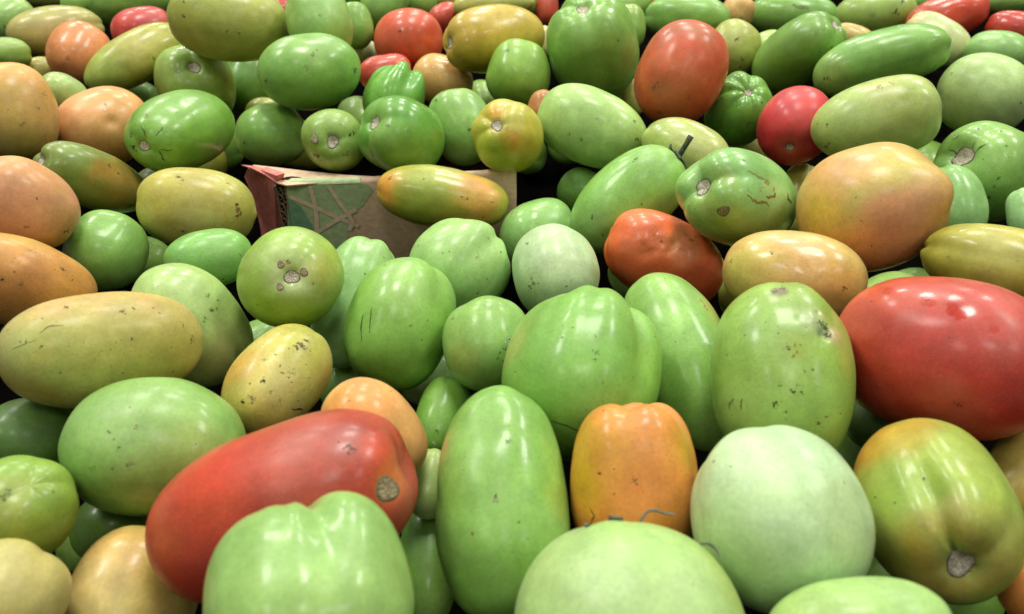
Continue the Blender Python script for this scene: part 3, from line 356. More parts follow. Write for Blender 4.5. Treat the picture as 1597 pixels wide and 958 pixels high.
    {'label': 'peach tomato with wet glint behind the one with rot', 'loc': [0.13366, 0.31931, 0.01124], 'rot': [0.55795, 0.0261, -0.75512, -0.34322], 'A': 0.03295, 'B': 0.02166, 'n1': 2.3, 'n2': 2.2, 'seed': 531, 'px': 114, 'col': 'd0b46c', 'lb': (4, 0.015), 'sp': 0.2, 'rg': 0.2, 'bumps': [(0.02132, -0.00681, 0.00276, 0.00755, -0.00087), (0.02133, 0.00025, -0.01103, 0.00574, -0.00057)], 'paint': [(0.02148, -0.00465, -0.001, 0.01447, 'dcb488', 0.7), (0.01587, -0.01127, 0.01833, 0.01196, 'b8b858', 0.7), (0.01471, -0.00379, -0.02505, 0.01138, 'cca050', 0.6), (0.01077, -0.01805, -0.00585, 0.01455, 'd0a868', 0.5)], 'wet': [(0.02181, -0.00395, -0.007, 0.00402), (0.0219, 0.00078, -0.01232, 0.00286), (0.02132, -0.00681, 0.00276, 0.00348)], 'marks': [('d', (0.01216, -0.00861, -0.0251), 0.00142, '7a6a3c'), ('d', (0.02118, -0.00062, 0.00734), 0.00118, 'a09058'), ('d', (0.01456, -0.00374, 0.02645), 0.00122, '8a8a44'), ('d', (0.00311, -0.01885, -0.01667), 0.00117, '6a5a30')]},
    {'label': 'large peach tomato with a blunt corner on the right side', 'loc': [0.17908, 0.35351, 0.03028], 'rot': [-0.80303, -0.02263, -0.59534, -0.01393], 'A': 0.0353, 'B': 0.03209, 'n1': 2.2, 'n2': 2.2, 'seed': 541, 'px': 117, 'col': 'd2ac60', 'sp': 0.15, 'rg': 0.32, 'bumps': [(-0.01565, -0.02114, 0.02409, 0.0118, 0.00295), (-0.01914, 0.00514, 0.02945, 0.01548, -0.00186), (0.00655, -0.02623, 0.01875, 0.01514, -0.00151), (-0.02835, 0.01653, -0.00236, 0.01269, -0.00127), (-0.02367, -0.02326, -0.00427, 0.01764, 0.00118)], 'paint': [(-0.03145, -0.01156, -0.00571, 0.01491, 'dcb078', 0.6), (-0.02782, -0.01656, 0.00951, 0.01178, 'c0bc60', 0.85), (-0.01584, -0.01585, -0.02832, 0.01224, 'c8b044', 0.8), (-0.02118, -0.02412, -0.01174, 0.01064, 'bcb45c', 0.75), (-0.00484, -0.0314, -0.00185, 0.01367, 'e0a27c', 0.8), (0.00277, -0.02551, -0.02044, 0.01229, 'd89848', 0.6), (-0.01435, -0.02833, 0.01342, 0.0117, 'dca67c', 0.6), (-0.02904, -0.00064, -0.01692, 0.01109, 'dca468', 0.6)], 'marks': [('d', (-0.02276, -0.02173, -0.01346), 0.00089, '8a7a44'), ('d', (-0.01409, -0.02829, -0.01396), 0.00089, '8a7a44'), ('d', (0.01633, -0.02773, -0.00228), 0.00124, '8a6a38')]},
    {'label': 'plain green tomato peeking out right of the large peach one', 'loc': [0.25892, 0.41617, 0.00099], 'rot': [-0.56413, 0.33492, -0.30765, -0.68916], 'A': 0.02329, 'B': 0.01618, 'n1': 2.6, 'n2': 2.2, 'seed': 551, 'px': 62, 'col': '94c47c', 'sp': 0.15},
    {'label': 'green tomato with dark ragged stem scar near the right edge', 'loc': [0.29977, 0.45866, 0.00107], 'rot': [0.72005, 0.37478, -0.32254, -0.48687], 'A': 0.03129, 'B': 0.03075, 'n1': 2.6, 'n2': 2.2, 'seed': 561, 'px': 88, 'col': '8abc64', 'pit': 0.24, 'lb': (4, 0.09), 'dim': 0.17, 'sp': 0.5, 'rg': 0.2, 'scar': 0.24, 'paint': [(-0.00062, 0.0043, 0.02648, 0.00786, '9cc070', 0.5), (0.0203, 0.00836, 0.02722, 0.0151, '94c470', 0.5)], 'marks': [('s', (-0.012, 0.00911, 0.02973), 0.00199, 'b0b88c'), ('l', [(0.00606, 0.00404, 0.02886), (0.0089, 0.00832, 0.03088), (0.01053, 0.01051, 0.03089)], 0.00078, '3a4424'), ('l', [(0.00113, 0.00467, 0.02588), (0.00163, 0.00772, 0.0272), (0.00223, 0.00994, 0.02846)], 0.00063, '3a4424'), ('l', [(-0.00485, -0.00031, 0.02596), (-0.00767, 0.0009, 0.02826), (-0.01189, 0.00067, 0.02781)], 0.00064, '3a4424'), ('d', (0.01144, -0.00871, 0.02941), 0.00193, '5a4a2c'), ('d', (0.01324, -0.00942, 0.02844), 0.00154, '6a5a3c'), ('d', (0.02548, -0.00411, 0.0228), 0.00114, '3a442c'), ('d', (0.02486, -0.01604, 0.01786), 0.00153, '4a4a2c'), ('d', (0.01952, 0.01391, 0.02549), 0.00113, '4a5a3c'), ('d', (-0.00274, 0.01809, 0.02821), 0.00117, '5a6a44'), ('d', (0.0092, 0.02085, 0.02386), 0.00115, '5a6a44'), ('d', (0.02422, -0.0087, 0.02044), 0.00114, '7a6a44')]},
    {'label': 'pale green tomato barely showing at the right edge', 'loc': [0.29423, 0.40318, 0.00077], 'rot': [-0.75218, 0.36098, 0.21162, 0.50905], 'A': 0.01556, 'B': 0.01014, 'n1': 2.6, 'n2': 2.2, 'seed': 571, 'px': 42, 'col': 'a0cc90'},
    {'label': 'olive tomato on the right edge above the large red one', 'loc': [0.21507, 0.30091, 0.02918], 'rot': [-0.61273, 0.31117, 0.68874, 0.23103], 'A': 0.03101, 'B': 0.01695, 'n1': 2.4, 'n2': 2.3, 'seed': 581, 'px': 126, 'col': 'aaae54', 'lb': (3, 0.05), 'sp': 0.1, 'rg': 0.2, 'grooves': [(-1.0475, 0.25, 0.05)], 'paint': [(0.00335, -0.01697, -0.00094, 0.01372, 'b0b868', 0.5), (0.00265, -0.01343, 0.02103, 0.00865, 'a4a84c', 0.5)], 'marks': [('d', (0.00481, -0.01613, 0.01585), 0.00085, '6a6a34')]},
    {'label': 'very large red tomato with wet patches on the right edge', 'loc': [0.16691, 0.24457, 0.02115], 'rot': [-0.16369, 0.68896, -0.36543, -0.60415], 'A': 0.03958, 'B': 0.03068, 'n1': 2.3, 'n2': 2.3, 'seed': 591, 'px': 182, 'col': 'b8382c', 'lb': (4, 0.015), 'sp': 0.05, 'rg': 0.26, 'bumps': [(-0.02595, 0.01993, 0.00082, 0.00935, -0.0007), (-0.02758, 0.01516, -0.01242, 0.00915, 0.00069), (-0.02103, 0.02038, -0.02081, 0.00445, -0.00045)], 'paint': [(-0.01907, 0.01353, 0.02926, 0.01018, 'cc6038', 0.7), (-0.02945, 0.00813, 0.00959, 0.01466, 'c85034', 0.6), (-0.01946, 0.02567, -0.00825, 0.01589, 'b84a44', 0.5), (-0.01731, 0.02015, -0.02524, 0.01106, 'b05a54', 0.5), (-0.00116, 0.02717, 0.01804, 0.01224, 'b03424', 0.5), (0.00927, 0.03107, 0.0036, 0.01422, 'a83020', 0.4)], 'wet': [(-0.02603, 0.01795, 0.00212, 0.00377), (-0.0271, 0.01643, -0.00868, 0.00599), (-0.0206, 0.02047, -0.0209, 0.00312), (-0.02749, 0.01087, -0.01643, 0.00321), (-0.02646, 0.016, 0.01347, 0.00437)], 'marks': [('d', (-0.02603, 0.01795, 0.00212), 0.00094, 'a83024'), ('d', (0.00686, 0.02835, -0.01586), 0.00159, '98261c')]},
    {'label': 'large green tomato with dark rot hole and brown specks near its top', 'loc': [0.10274, 0.23541, 0.0181], 'rot': [-0.44033, 0.26587, 0.34851, 0.78356], 'A': 0.03768, 'B': 0.02549, 'n1': 2.3, 'n2': 2.2, 'seed': 601, 'px': 152, 'col': '8cb45a', 'sp': 0.6, 'rg': 0.24, 'bumps': [(0.01676, 0.01805, 0.01203, 0.00322, -0.00184), (0.01873, 0.01334, 0.01354, 0.0037, 0.00069), (0.01251, 0.02073, 0.01152, 0.00325, 0.0007), (0.01977, 0.01197, 0.01449, 0.00139, 0.00046), (0.0197, 0.0102, 0.01653, 0.00116, -0.00046), (0.01803, 0.01391, 0.01763, 0.00139, 0.00046), (0.01779, 0.01539, 0.01423, 0.00116, -0.00046), (0.01976, 0.01262, 0.01084, 0.00115, 0.00034), (0.01527, 0.01572, 0.01942, 0.0014, -0.00047), (0.01451, 0.00198, 0.03057, 0.00485, -0.00048)], 'paint': [(0.01601, 0.00227, 0.02873, 0.00385, '7a6a60', 0.8), (0.0138, 0.01879, 0.01729, 0.0056, 'a0a858', 0.6), (0.01701, 0.01787, 0.01244, 0.00207, '2c5a2c', 0.9), (0.01258, 0.02074, 0.01174, 0.00278, 'b8a484', 0.7), (0.01792, 0.01323, 0.01623, 0.00418, 'c0d4ac', 0.7), (0.00638, 0.02421, 0.00472, 0.00559, 'a8b458', 0.6), (0.02226, 0.00909, 0.00544, 0.00457, '94a040', 0.5), (0.024, -0.00407, 0.01509, 0.01173, '94c470', 0.5)], 'marks': [('d', (0.01476, 0.01823, 0.01408), 0.00186, '24482a'), ('d', (0.01683, 0.01744, 0.0159), 0.00116, '3a6434'), ('d', (0.01496, 0.01888, 0.0111), 0.00115, '1c4024'), ('d', (0.02329, 0.00731, 0.00401), 0.00091, '4a3a18'), ('d', (0.02226, 0.00909, 0.00544), 0.00069, '5a4a1c'), ('d', (0.02241, 0.00977, 0.00349), 0.00091, '6a5a20'), ('d', (0.02281, 0.00656, 0.00512), 0.00069, '6a5a20'), ('d', (0.02255, 0.00849, 0.00183), 0.00091, '7a7a2c'), ('d', (0.02186, 0.01098, 0.00597), 0.00068, '5a4a1c'), ('d', (0.02306, 0.00216, -0.01613), 0.00135, '3a2c14'), ('d', (0.02234, 0.00827, -0.01113), 0.00112, '4a3a18'), ('d', (0.02114, 0.01106, -0.01108), 0.0009, '5a4a1c'), ('d', (0.01543, 0.01588, -0.02072), 0.00112, '5a4420'), ('d', (0.0232, 0.00387, -0.00925), 0.0009, '5a5a20'), ('d', (0.01413, 0.01846, -0.01815), 0.0009, '6a5a28'), ('d', (0.02102, 0.01213, -0.00368), 0.00068, '5a4a1c'), ('d', (0.01997, 0.01475, -0.00275), 0.00068, '4a4a1c'), ('d', (0.02111, 0.00593, -0.01818), 0.0009, '6a6a28'), ('d', (0.02185, 0.00968, -0.00849), 0.00067, '6a6a28'), ('d', (0.00954, 0.02169, -0.01601), 0.00068, '6a5a28'), ('l', [(0.01893, -0.01492, -0.01726), (0.01876, -0.01433, -0.01484), (0.02149, -0.01278, -0.01354)], 0.0007, '7a7a34'), ('l', [(0.02161, -0.00968, -0.01777), (0.02209, -0.00986, -0.01507), (0.0222, -0.00918, -0.01368)], 0.00069, '7a7a34'), ('d', (0.01681, 0.00126, 0.02929), 0.00145, '6a5450'), ('d', (0.01439, 0.00359, 0.03102), 0.00145, '705a58')]},
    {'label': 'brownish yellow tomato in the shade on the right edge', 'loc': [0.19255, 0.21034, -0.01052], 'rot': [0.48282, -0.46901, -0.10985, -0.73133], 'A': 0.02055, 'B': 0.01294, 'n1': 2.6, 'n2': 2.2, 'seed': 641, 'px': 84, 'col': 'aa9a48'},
    {'label': 'orange tomato barely showing at the lower right edge', 'loc': [0.17092, 0.16265, -0.00727], 'rot': [0.81271, -0.57447, 0.056, -0.07975], 'A': 0.01676, 'B': 0.01276, 'n1': 2.6, 'n2': 2.2, 'seed': 651, 'px': 85, 'col': 'd08840'},
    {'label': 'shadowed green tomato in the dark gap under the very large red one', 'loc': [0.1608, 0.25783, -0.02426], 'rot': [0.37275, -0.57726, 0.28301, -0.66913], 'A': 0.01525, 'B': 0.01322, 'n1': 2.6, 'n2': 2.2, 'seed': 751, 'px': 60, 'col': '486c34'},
    {'label': 'yellow green sliver of tomato between the scratched one and the peach one', 'loc': [0.20276, 0.50521, -0.04007], 'rot': [-0.92493, 0.35404, -0.13626, 0.02445], 'A': 0.02527, 'B': 0.01454, 'n1': 2.6, 'n2': 2.2, 'seed': 761, 'px': 56, 'col': 'b4b860'},
    {'label': 'pale olive tomato under the round red one with blossom mark', 'loc': [0.18861, 0.5857, -0.03507], 'rot': [0.69817, -0.00733, 0.7152, 0.03162], 'A': 0.02245, 'B': 0.01468, 'n1': 2.6, 'n2': 2.2, 'seed': 1131, 'px': 46, 'col': 'b0b468'},
    {'label': 'green tomato with white stem scar and radiating cracks at upper left', 'loc': [-0.21571, 0.49309, 0.01583], 'rot': [-0.30409, -0.37871, -0.53413, 0.69196], 'A': 0.04373, 'B': 0.02486, 'n1': 2.4, 'n2': 2.3, 'seed': 181, 'px': 86, 'col': '74ac4c', 'pit': 0.16, 'lb': (4, 0.03), 'dim': 0.08, 'sp': 0.25, 'rg': 0.2, 'scar': 0.16, 'paint': [(-0.02401, -0.00062, 0.00978, 0.01616, '84ba60', 0.5), (-0.00308, 0.02462, 0.01386, 0.01643, '72a03c', 0.5)], 'marks': [('l', [(-0.00238, 0.00912, 0.04074), (0.0022, 0.01315, 0.0388), (0.02307, 0.0065, 0.0104)], 0.00102, '3a5024'), ('l', [(-0.00622, -0.00056, 0.04118), (-0.00873, -0.00373, 0.04116), (-0.0099, -0.00707, 0.0402)], 0.0007, '4a6030'), ('l', [(-0.01014, 0.00387, 0.04057), (-0.01362, 0.00425, 0.03845), (-0.01568, 0.00391, 0.03645)], 0.0007, '4a6030'), ('d', (-0.00165, -0.01014, 0.0406), 0.00195, '6a7a50'), ('d', (0.00528, -0.00546, 0.0418), 0.00235, '4a4428'), ('d', (-0.01465, -0.00845, 0.03498), 0.00156, '8a7a5a'), ('l', [(-0.00436, 0.00922, 0.04063), (-0.00486, 0.01335, 0.03899), (-0.00636, 0.01499, 0.03689)], 0.00058, '4a6030'), ('d', (-0.00991, -0.0229, 0.01994), 0.0016, '7a8a50')]},
    {'label': 'peach orange tomato with a dimple left of the cracked green one', 'loc': [-0.30932, 0.57212, -0.01263], 'rot': [-0.66614, 0.19935, -0.6423, -0.32245], 'A': 0.03443, 'B': 0.02907, 'n1': 2.3, 'n2': 2.2, 'seed': 171, 'px': 77, 'col': 'd8a264', 'lb': (4, 0.014), 'sp': 0.15, 'rg': 0.33, 'bumps': [(-0.01568, -0.02382, 0.00039, 0.00468, -0.00234)], 'paint': [(-0.02468, -0.01044, -0.01156, 0.02317, 'dfa876', 0.7), (0.0043, -0.02954, -0.01047, 0.02361, 'b8963c', 0.7), (-0.00743, -0.01567, -0.02884, 0.01391, 'd49c58', 0.5), (0.0144, -0.02488, 0.00799, 0.01463, 'b07c34', 0.6)], 'marks': [('d', (-0.0228, -0.01763, 0.00066), 0.0014, 'f0e0c8'), ('d', (-0.02458, -0.01397, 0.00281), 0.0014, 'b08a58')]},
    {'label': 'tall golden peach tomato on the left edge', 'loc': [-0.34439, 0.52995, 0.01451], 'rot': [0.91454, -0.21444, -0.18126, -0.29117], 'A': 0.03335, 'B': 0.0261, 'n1': 2.2, 'n2': 2.2, 'seed': 161, 'px': 78, 'col': 'cfa058', 'lb': (4, 0.014), 'sp': 0.3, 'rg': 0.38, 'paint': [(0.02357, -0.00229, 0.01759, 0.01725, 'dca860', 0.7), (0.01258, -0.01253, -0.0274, 0.02163, 'a8a44c', 0.8), (0.02639, 0.00778, -0.00477, 0.01311, 'cf9a50', 0.5), (0.01959, -0.0153, -0.01187, 0.01706, 'c2a458', 0.5)], 'marks': [('d', (0.02317, -0.00724, -0.01411), 0.00172, 'a07a44'), ('d', (0.02389, 0.00983, 0.00573), 0.00176, 'a08048'), ('d', (0.02535, 0.00302, -0.00413), 0.00174, 'a08048')]},
    {'label': 'small pale green tomato wedged behind the peach one with a dimple', 'loc': [-0.35209, 0.60622, 0.00196], 'rot': [-0.13009, 0.89807, 0.23209, 0.35027], 'A': 0.01789, 'B': 0.01488, 'n1': 2.6, 'n2': 2.2, 'seed': 151, 'px': 42, 'col': 'a4c47c'},
    {'label': 'small olive tomato beneath the orange one at far left', 'loc': [-0.43614, 0.72743, -0.01892], 'rot': [0.30408, 0.22501, 0.68814, 0.61916], 'A': 0.01547, 'B': 0.01323, 'n1': 2.6, 'n2': 2.2, 'seed': 141, 'px': 30, 'col': 'a8a850'},
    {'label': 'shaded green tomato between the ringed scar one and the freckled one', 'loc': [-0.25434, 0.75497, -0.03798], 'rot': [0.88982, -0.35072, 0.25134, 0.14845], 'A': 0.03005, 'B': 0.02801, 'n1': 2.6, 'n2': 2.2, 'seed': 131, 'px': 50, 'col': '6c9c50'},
    {'label': 'yellow green tomato with ringed stem scar facing up at upper left', 'loc': [-0.27997, 0.69099, -0.01946], 'rot': [-0.81251, -0.25899, -0.32156, 0.41153], 'A': 0.03927, 'B': 0.03415, 'n1': 2.5, 'n2': 2.3, 'seed': 121, 'px': 74, 'col': '96ba5c', 'pit': 0.17, 'lb': (4, 0.07), 'dim': 0.12, 'sp': 0.15, 'rg': 0.22, 'scar': 0.17, 'paint': [(0.00035, -0.03118, 0.01575, 0.01646, 'b0bc68', 0.6), (0.01868, 0.02046, 0.02743, 0.01331, 'a0a848', 0.5), (0.02632, -0.00872, 0.02716, 0.02185, '88b44e', 0.6), (-0.00566, -0.02107, 0.03353, 0.01291, 'acc878', 0.5)]},
    {'label': 'yellow green long tomato slanting up behind the peach one', 'loc': [-0.33851, 0.71203, -0.00182], 'rot': [-0.8, 0.43494, -0.41034, 0.04952], 'A': 0.04852, 'B': 0.02148, 'n1': 2.3, 'n2': 2.1, 'seed': 91, 'px': 86, 'col': 'a8ae54', 'tp': 0.06, 'sp': 0.15, 'rg': 0.22, 'paint': [(0.00446, -0.01497, -0.03226, 0.01663, 'a0bc62', 0.7), (0.01447, -0.01629, 0.00479, 0.01694, 'b4ac50', 0.6), (-0.00127, -0.02041, 0.01073, 0.01691, 'bcbc74', 0.4)], 'marks': [('d', (0.01986, 0.00015, -0.01177), 0.00343, '8a8a3c'), ('d', (0.01666, -0.01429, 0.00931), 0.0017, '6a6a2c')]},
    {'label': 'large olive tomato at the top left edge of the photo', 'loc': [-0.23365, 0.67092, 0.04018], 'rot': [0.53888, -0.41476, -0.52214, 0.51474], 'A': 0.0476, 'B': 0.03039, 'n1': 2.3, 'n2': 2.3, 'seed': 101, 'px': 96, 'col': 'aab45e', 'lb': (4, 0.015), 'sp': 0.2, 'rg': 0.36, 'paint': [(-0.01869, -0.01315, -0.0362, 0.02059, 'b4b860', 0.4), (-0.02166, 0.00261, 0.03424, 0.02054, 'a8ac58', 0.4)], 'marks': [('d', (-0.02327, -0.01147, 0.02939), 0.00202, '4a4a24'), ('d', (-0.01639, -0.02007, 0.02872), 0.00152, '4a4a24'), ('d', (-0.03017, -0.00424, -0.0135), 0.00153, '5a5a2c'), ('d', (-0.02936, -0.00519, -0.00462), 0.00153, '6a6a34'), ('d', (-0.01559, -0.00468, 0.04188), 0.00256, 'b0a868')]},
    {'label': 'sliver of red tomato right of the large olive one', 'loc': [-0.24153, 0.83922, 0.00307], 'rot': [0.00559, -0.04926, -0.26596, -0.96271], 'A': 0.02054, 'B': 0.01907, 'n1': 2.6, 'n2': 2.2, 'seed': 111, 'px': 33, 'col': 'c04c38'},
    {'label': 'red tomato behind the yellow green slanting one', 'loc': [-0.36012, 0.78852, 0.00284], 'rot': [0.44667, -0.70518, -0.01223, -0.55051], 'A': 0.02862, 'B': 0.02151, 'n1': 2.6, 'n2': 2.2, 'seed': 81, 'px': 49, 'col': 'c04440', 'lb': (4, 0.014), 'sp': 0.1, 'rg': 0.25},
    {'label': 'dark green tomato at the top edge behind the red one', 'loc': [-0.41539, 0.89717, 0.00438], 'rot': [-0.10838, -0.45661, -0.52866, -0.7073], 'A': 0.04191, 'B': 0.0251, 'n1': 2.6, 'n2': 2.2, 'seed': 71, 'px': 64, 'col': '74a04e', 'rg': 0.22},
    {'label': 'round orange tomato near the top left', 'loc': [-0.39429, 0.72453, -0.00207], 'rot': [0.85517, -0.4791, -0.02119, -0.19671], 'A': 0.02785, 'B': 0.02578, 'n1': 2.6, 'n2': 2.2, 'seed': 51, 'px': 53, 'col': 'd88a54', 'lb': (4, 0.014), 'sp': 0.15, 'rg': 0.22, 'paint': [(0.01442, -0.01972, -0.00511, 0.01355, 'dc9462', 0.5)], 'marks': [('d', (0.02328, -0.01169, -0.00464), 0.0017, 'f0d8c0'), ('d', (0.01276, -0.01455, -0.01971), 0.00226, 'b07038')]},
    {'label': 'olive tomato with pinkish flush behind the orange one', 'loc': [-0.44305, 0.78602, 0.00252], 'rot': [-0.29789, 0.6909, 0.19725, 0.6285], 'A': 0.04356, 'B': 0.0236, 'n1': 2.2, 'n2': 2.0, 'seed': 41, 'px': 77, 'col': 'aaa862', 'sp': 0.1, 'rg': 0.2, 'paint': [(0.00545, 0.02297, -0.00506, 0.01826, 'c0a070', 0.6), (0.00336, 0.01332, -0.03586, 0.01799, 'b0a45c', 0.5), (0.01774, 0.01454, 0.01749, 0.02465, 'b4b870', 0.4)]},
    {'label': 'green tomato behind the olive one at the top edge', 'loc': [-0.46781, 0.9115, 0.00213], 'rot': [-0.63995, 0.12594, -0.62739, -0.42542], 'A': 0.02944, 'B': 0.01998, 'n1': 2.6, 'n2': 2.2, 'seed': 61, 'px': 44, 'col': '84b060'},
    {'label': 'yellowish tomato peeking over the top edge at far left', 'loc': [-0.5276, 0.9421, 0.00618], 'rot': [-0.32633, -0.22125, -0.7237, -0.5664], 'A': 0.03341, 'B': 0.01775, 'n1': 2.6, 'n2': 2.2, 'seed': 66, 'px': 52, 'col': 'a8b468'},
    {'label': 'pale green tomato in the top left corner', 'loc': [-0.51187, 0.82898, 0.00279], 'rot': [-0.75799, 0.30617, -0.50061, -0.28478], 'A': 0.02557, 'B': 0.02019, 'n1': 2.6, 'n2': 2.2, 'seed': 21, 'px': 42, 'col': '90bc70', 'marks': [('d', (0.00144, -0.01735, -0.01224), 0.00192, '4a5a24')]},
    {'label': 'green tomato under the corner one on the left edge', 'loc': [-0.44826, 0.7051, 0.00399], 'rot': [-0.22269, -0.31675, -0.70765, -0.59103], 'A': 0.01901, 'B': 0.01418, 'n1': 2.6, 'n2': 2.2, 'seed': 31, 'px': 40, 'col': '8cb45c'},
    {'label': 'plain green tomato above the red carton flap', 'loc': [-0.1873, 0.58154, -0.02223], 'rot': [-0.34709, 0.72475, 0.09202, 0.58804], 'A': 0.0263, 'B': 0.02377, 'n1': 2.6, 'n2': 2.2, 'seed': 191, 'px': 56, 'col': '80b25e', 'sp': 0.1, 'rg': 0.24, 'marks': [('d', (0.00464, 0.00839, -0.02449), 0.00144, '2a3a1c')]},
    {'label': 'green tomato with brown freckles resting on two others left of centre', 'loc': [-0.15231, 0.59282, 0.02365], 'rot': [-0.26592, 0.731, 0.0723, 0.62425], 'A': 0.03837, 'B': 0.0279, 'n1': 2.15, 'n2': 2.15, 'seed': 781, 'px': 81, 'col': '80b860', 'lb': (4, 0.015), 'sp': 0.4, 'rg': 0.22, 'paint': [(0.02441, 0.01149, -0.00588, 0.01387, '9cc47c', 0.4), (0.00304, 0.02849, -0.00101, 0.01877, '88b45c', 0.4)], 'marks': [('d', (0.023, 0.01452, -0.00348), 0.00231, '7a8a44'), ('d', (0.01832, 0.02051, -0.00939), 0.00276, '8a9a54'), ('d', (0.01031, 0.01754, 0.0281), 0.00288, '5a5a30'), ('d', (0.00162, 0.01095, -0.03576), 0.00233, '6a7a40'), ('d', (0.02537, 0.01128, 0.00121), 0.00139, '9a8a44')]},
    {'label': 'green tomato behind the freckled one at the top', 'loc': [-0.15649, 0.66262, 0.04036], 'rot': [0.89483, -0.25476, -0.22156, -0.29205], 'A': 0.02951, 'B': 0.02683, 'n1': 2.6, 'n2': 2.2, 'seed': 791, 'px': 58, 'col': '8cbc68', 'lb': (4, 0.05), 'sp': 0.1, 'rg': 0.22, 'paint': [(0.02216, -0.01462, 0.00192, 0.02011, '9ccc80', 0.5), (0.0191, -0.00031, -0.02103, 0.01229, 'a8b454', 0.6)], 'marks': [('d', (0.021, -0.01711, -0.00537), 0.00125, '2a3a1c')]},
    {'label': 'small green tomato left of the orange red one', 'loc': [-0.14654, 0.75984, 0.01406], 'rot': [-0.82959, 0.29777, -0.03456, -0.47109], 'A': 0.02128, 'B': 0.01599, 'n1': 2.6, 'n2': 2.2, 'seed': 801, 'px': 38, 'col': '7cb052'},
    {'label': 'yellow green tomato cut by the top edge', 'loc': [-0.18225, 0.92811, 0.00353], 'rot': [-0.11622, -0.60395, -0.42705, -0.66285], 'A': 0.02412, 'B': 0.01464, 'n1': 2.6, 'n2': 2.2, 'seed': 811, 'px': 34, 'col': '80a850'},
    {'label': 'green lobed tomato at the top above the orange red one', 'loc': [-0.13581, 0.87623, 0.0078], 'rot': [0.55786, -0.36867, -0.11489, -0.73463], 'A': 0.02751, 'B': 0.02334, 'n1': 2.6, 'n2': 2.2, 'seed': 821, 'px': 42, 'col': '84ba64', 'lb': (4, 0.08)},
    {'label': 'small green tomato beside the lobed one at the top edge', 'loc': [-0.10128, 0.90926, 0.0022], 'rot': [0.96494, -0.23654, -0.04053, -0.10626], 'A': 0.01956, 'B': 0.01887, 'n1': 2.6, 'n2': 2.2, 'seed': 831, 'px': 30, 'col': '86b860'},
    {'label': 'olive yellow tomato peeking over the top edge at centre', 'loc': [-0.07503, 0.9462, -0.00058], 'rot': [0.49961, 0.29573, 0.66971, 0.46306], 'A': 0.02789, 'B': 0.01761, 'n1': 2.6, 'n2': 2.2, 'seed': 841, 'px': 38, 'col': 'b4b258'},
    {'label': 'orange red tomato with white flecked blossom end near the top', 'loc': [-0.09593, 0.74103, 0.00597], 'rot': [-0.28289, -0.59441, 0.10297, -0.74568], 'A': 0.03279, 'B': 0.02851, 'n1': 2.2, 'n2': 2.2, 'seed': 851, 'px': 61, 'col': 'cc5838', 'lb': (4, 0.014), 'sp': 0.2, 'rg': 0.22, 'paint': [(0.00622, 0.02555, 0.01474, 0.01135, 'cc7060', 0.5), (-0.01877, 0.01866, 0.01453, 0.0231, 'b85030', 0.4), (-0.00787, -0.01929, 0.02394, 0.0119, 'cc6a3c', 0.5)], 'marks': [('d', (0.00688, 0.02515, 0.01379), 0.0017, '4a2a24'), ('d', (0.00815, 0.02392, 0.01604), 0.0017, 'f0d0c4')]},
    {'label': 'small red tomato behind the yellow one', 'loc': [-0.07089, 0.86368, -0.00431], 'rot': [0.5991, -0.55731, 0.26195, -0.51173], 'A': 0.01865, 'B': 0.01551, 'n1': 2.6, 'n2': 2.2, 'seed': 861, 'px': 28, 'col': 'c84c3c'},
    {'label': 'small bright red tomato below the orange red one', 'loc': [-0.11203, 0.69099, -0.00792], 'rot': [-0.71217, 0.19878, -0.66374, -0.11291], 'A': 0.02399, 'B': 0.01494, 'n1': 2.6, 'n2': 2.2, 'seed': 871, 'px': 42, 'col': 'd05444', 'rg': 0.2},
    {'label': 'pale whitish tomato glimpsed left of the bright red ones', 'loc': [-0.14371, 0.77352, -0.01323], 'rot': [-0.34254, -0.42549, -0.61447, -0.56925], 'A': 0.01329, 'B': 0.01103, 'n1': 2.6, 'n2': 2.2, 'seed': 881, 'px': 22, 'col': 'c0d0a0'},
    {'label': 'small tan peach tomato under the yellow one', 'loc': [-0.06042, 0.68705, -0.01429], 'rot': [-0.22362, -0.51121, 0.33126, 0.76087], 'A': 0.02687, 'B': 0.02209, 'n1': 2.6, 'n2': 2.2, 'seed': 891, 'px': 49, 'col': 'cca864', 'sp': 0.1, 'rg': 0.24, 'paint': [(0.00559, 0.01404, -0.02078, 0.01102, 'b08848', 0.5)], 'marks': [('d', (0.0021, 0.02234, 0.00629), 0.00137, 'f4e8cc')]},
    {'label': 'yellow tomato with grey stem scar at the top centre', 'loc': [-0.01383, 0.68336, 0.02302], 'rot': [-0.72184, -0.41615, 0.54203, 0.1094], 'A': 0.04609, 'B': 0.0271, 'n1': 2.6, 'n2': 2.2, 'seed': 901, 'px': 80, 'col': 'c4aa44', 'pit': 0.2, 'lb': (4, 0.07), 'dim': 0.12, 'sp': 0.05, 'rg': 0.2, 'scar': 0.2, 'paint': [(0.02316, 0.00037, 0.02904, 0.02072, 'ccb454', 0.5), (0.00479, -0.01684, 0.03923, 0.02104, 'bca03c', 0.5)], 'marks': [('d', (0.00247, -0.01728, 0.03911), 0.00158, 'f0e8c8'), ('d', (0.01759, -0.00834, 0.03665), 0.00156, 'f0e8c8'), ('d', (0.0256, -0.00474, 0.00882), 0.00131, 'f4ecd0')]},
    {'label': 'pale olive tomato behind the yellow one at the top edge', 'loc': [-0.01881, 0.85699, 0.01167], 'rot': [0.66234, 0.06084, 0.69758, 0.26642], 'A': 0.04344, 'B': 0.01738, 'n1': 2.6, 'n2': 2.2, 'seed': 911, 'px': 64, 'col': 'b4bc6c'},
    {'label': 'pale sliver of tomato between the yellow and upright green ones', 'loc': [0.02921, 0.75104, 0.00249], 'rot': [-0.96507, 0.26185, -0.00638, -0.005], 'A': 0.01362, 'B': 0.0094, 'n1': 2.6, 'n2': 2.2, 'seed': 981, 'px': 24, 'col': 'b8c494'},
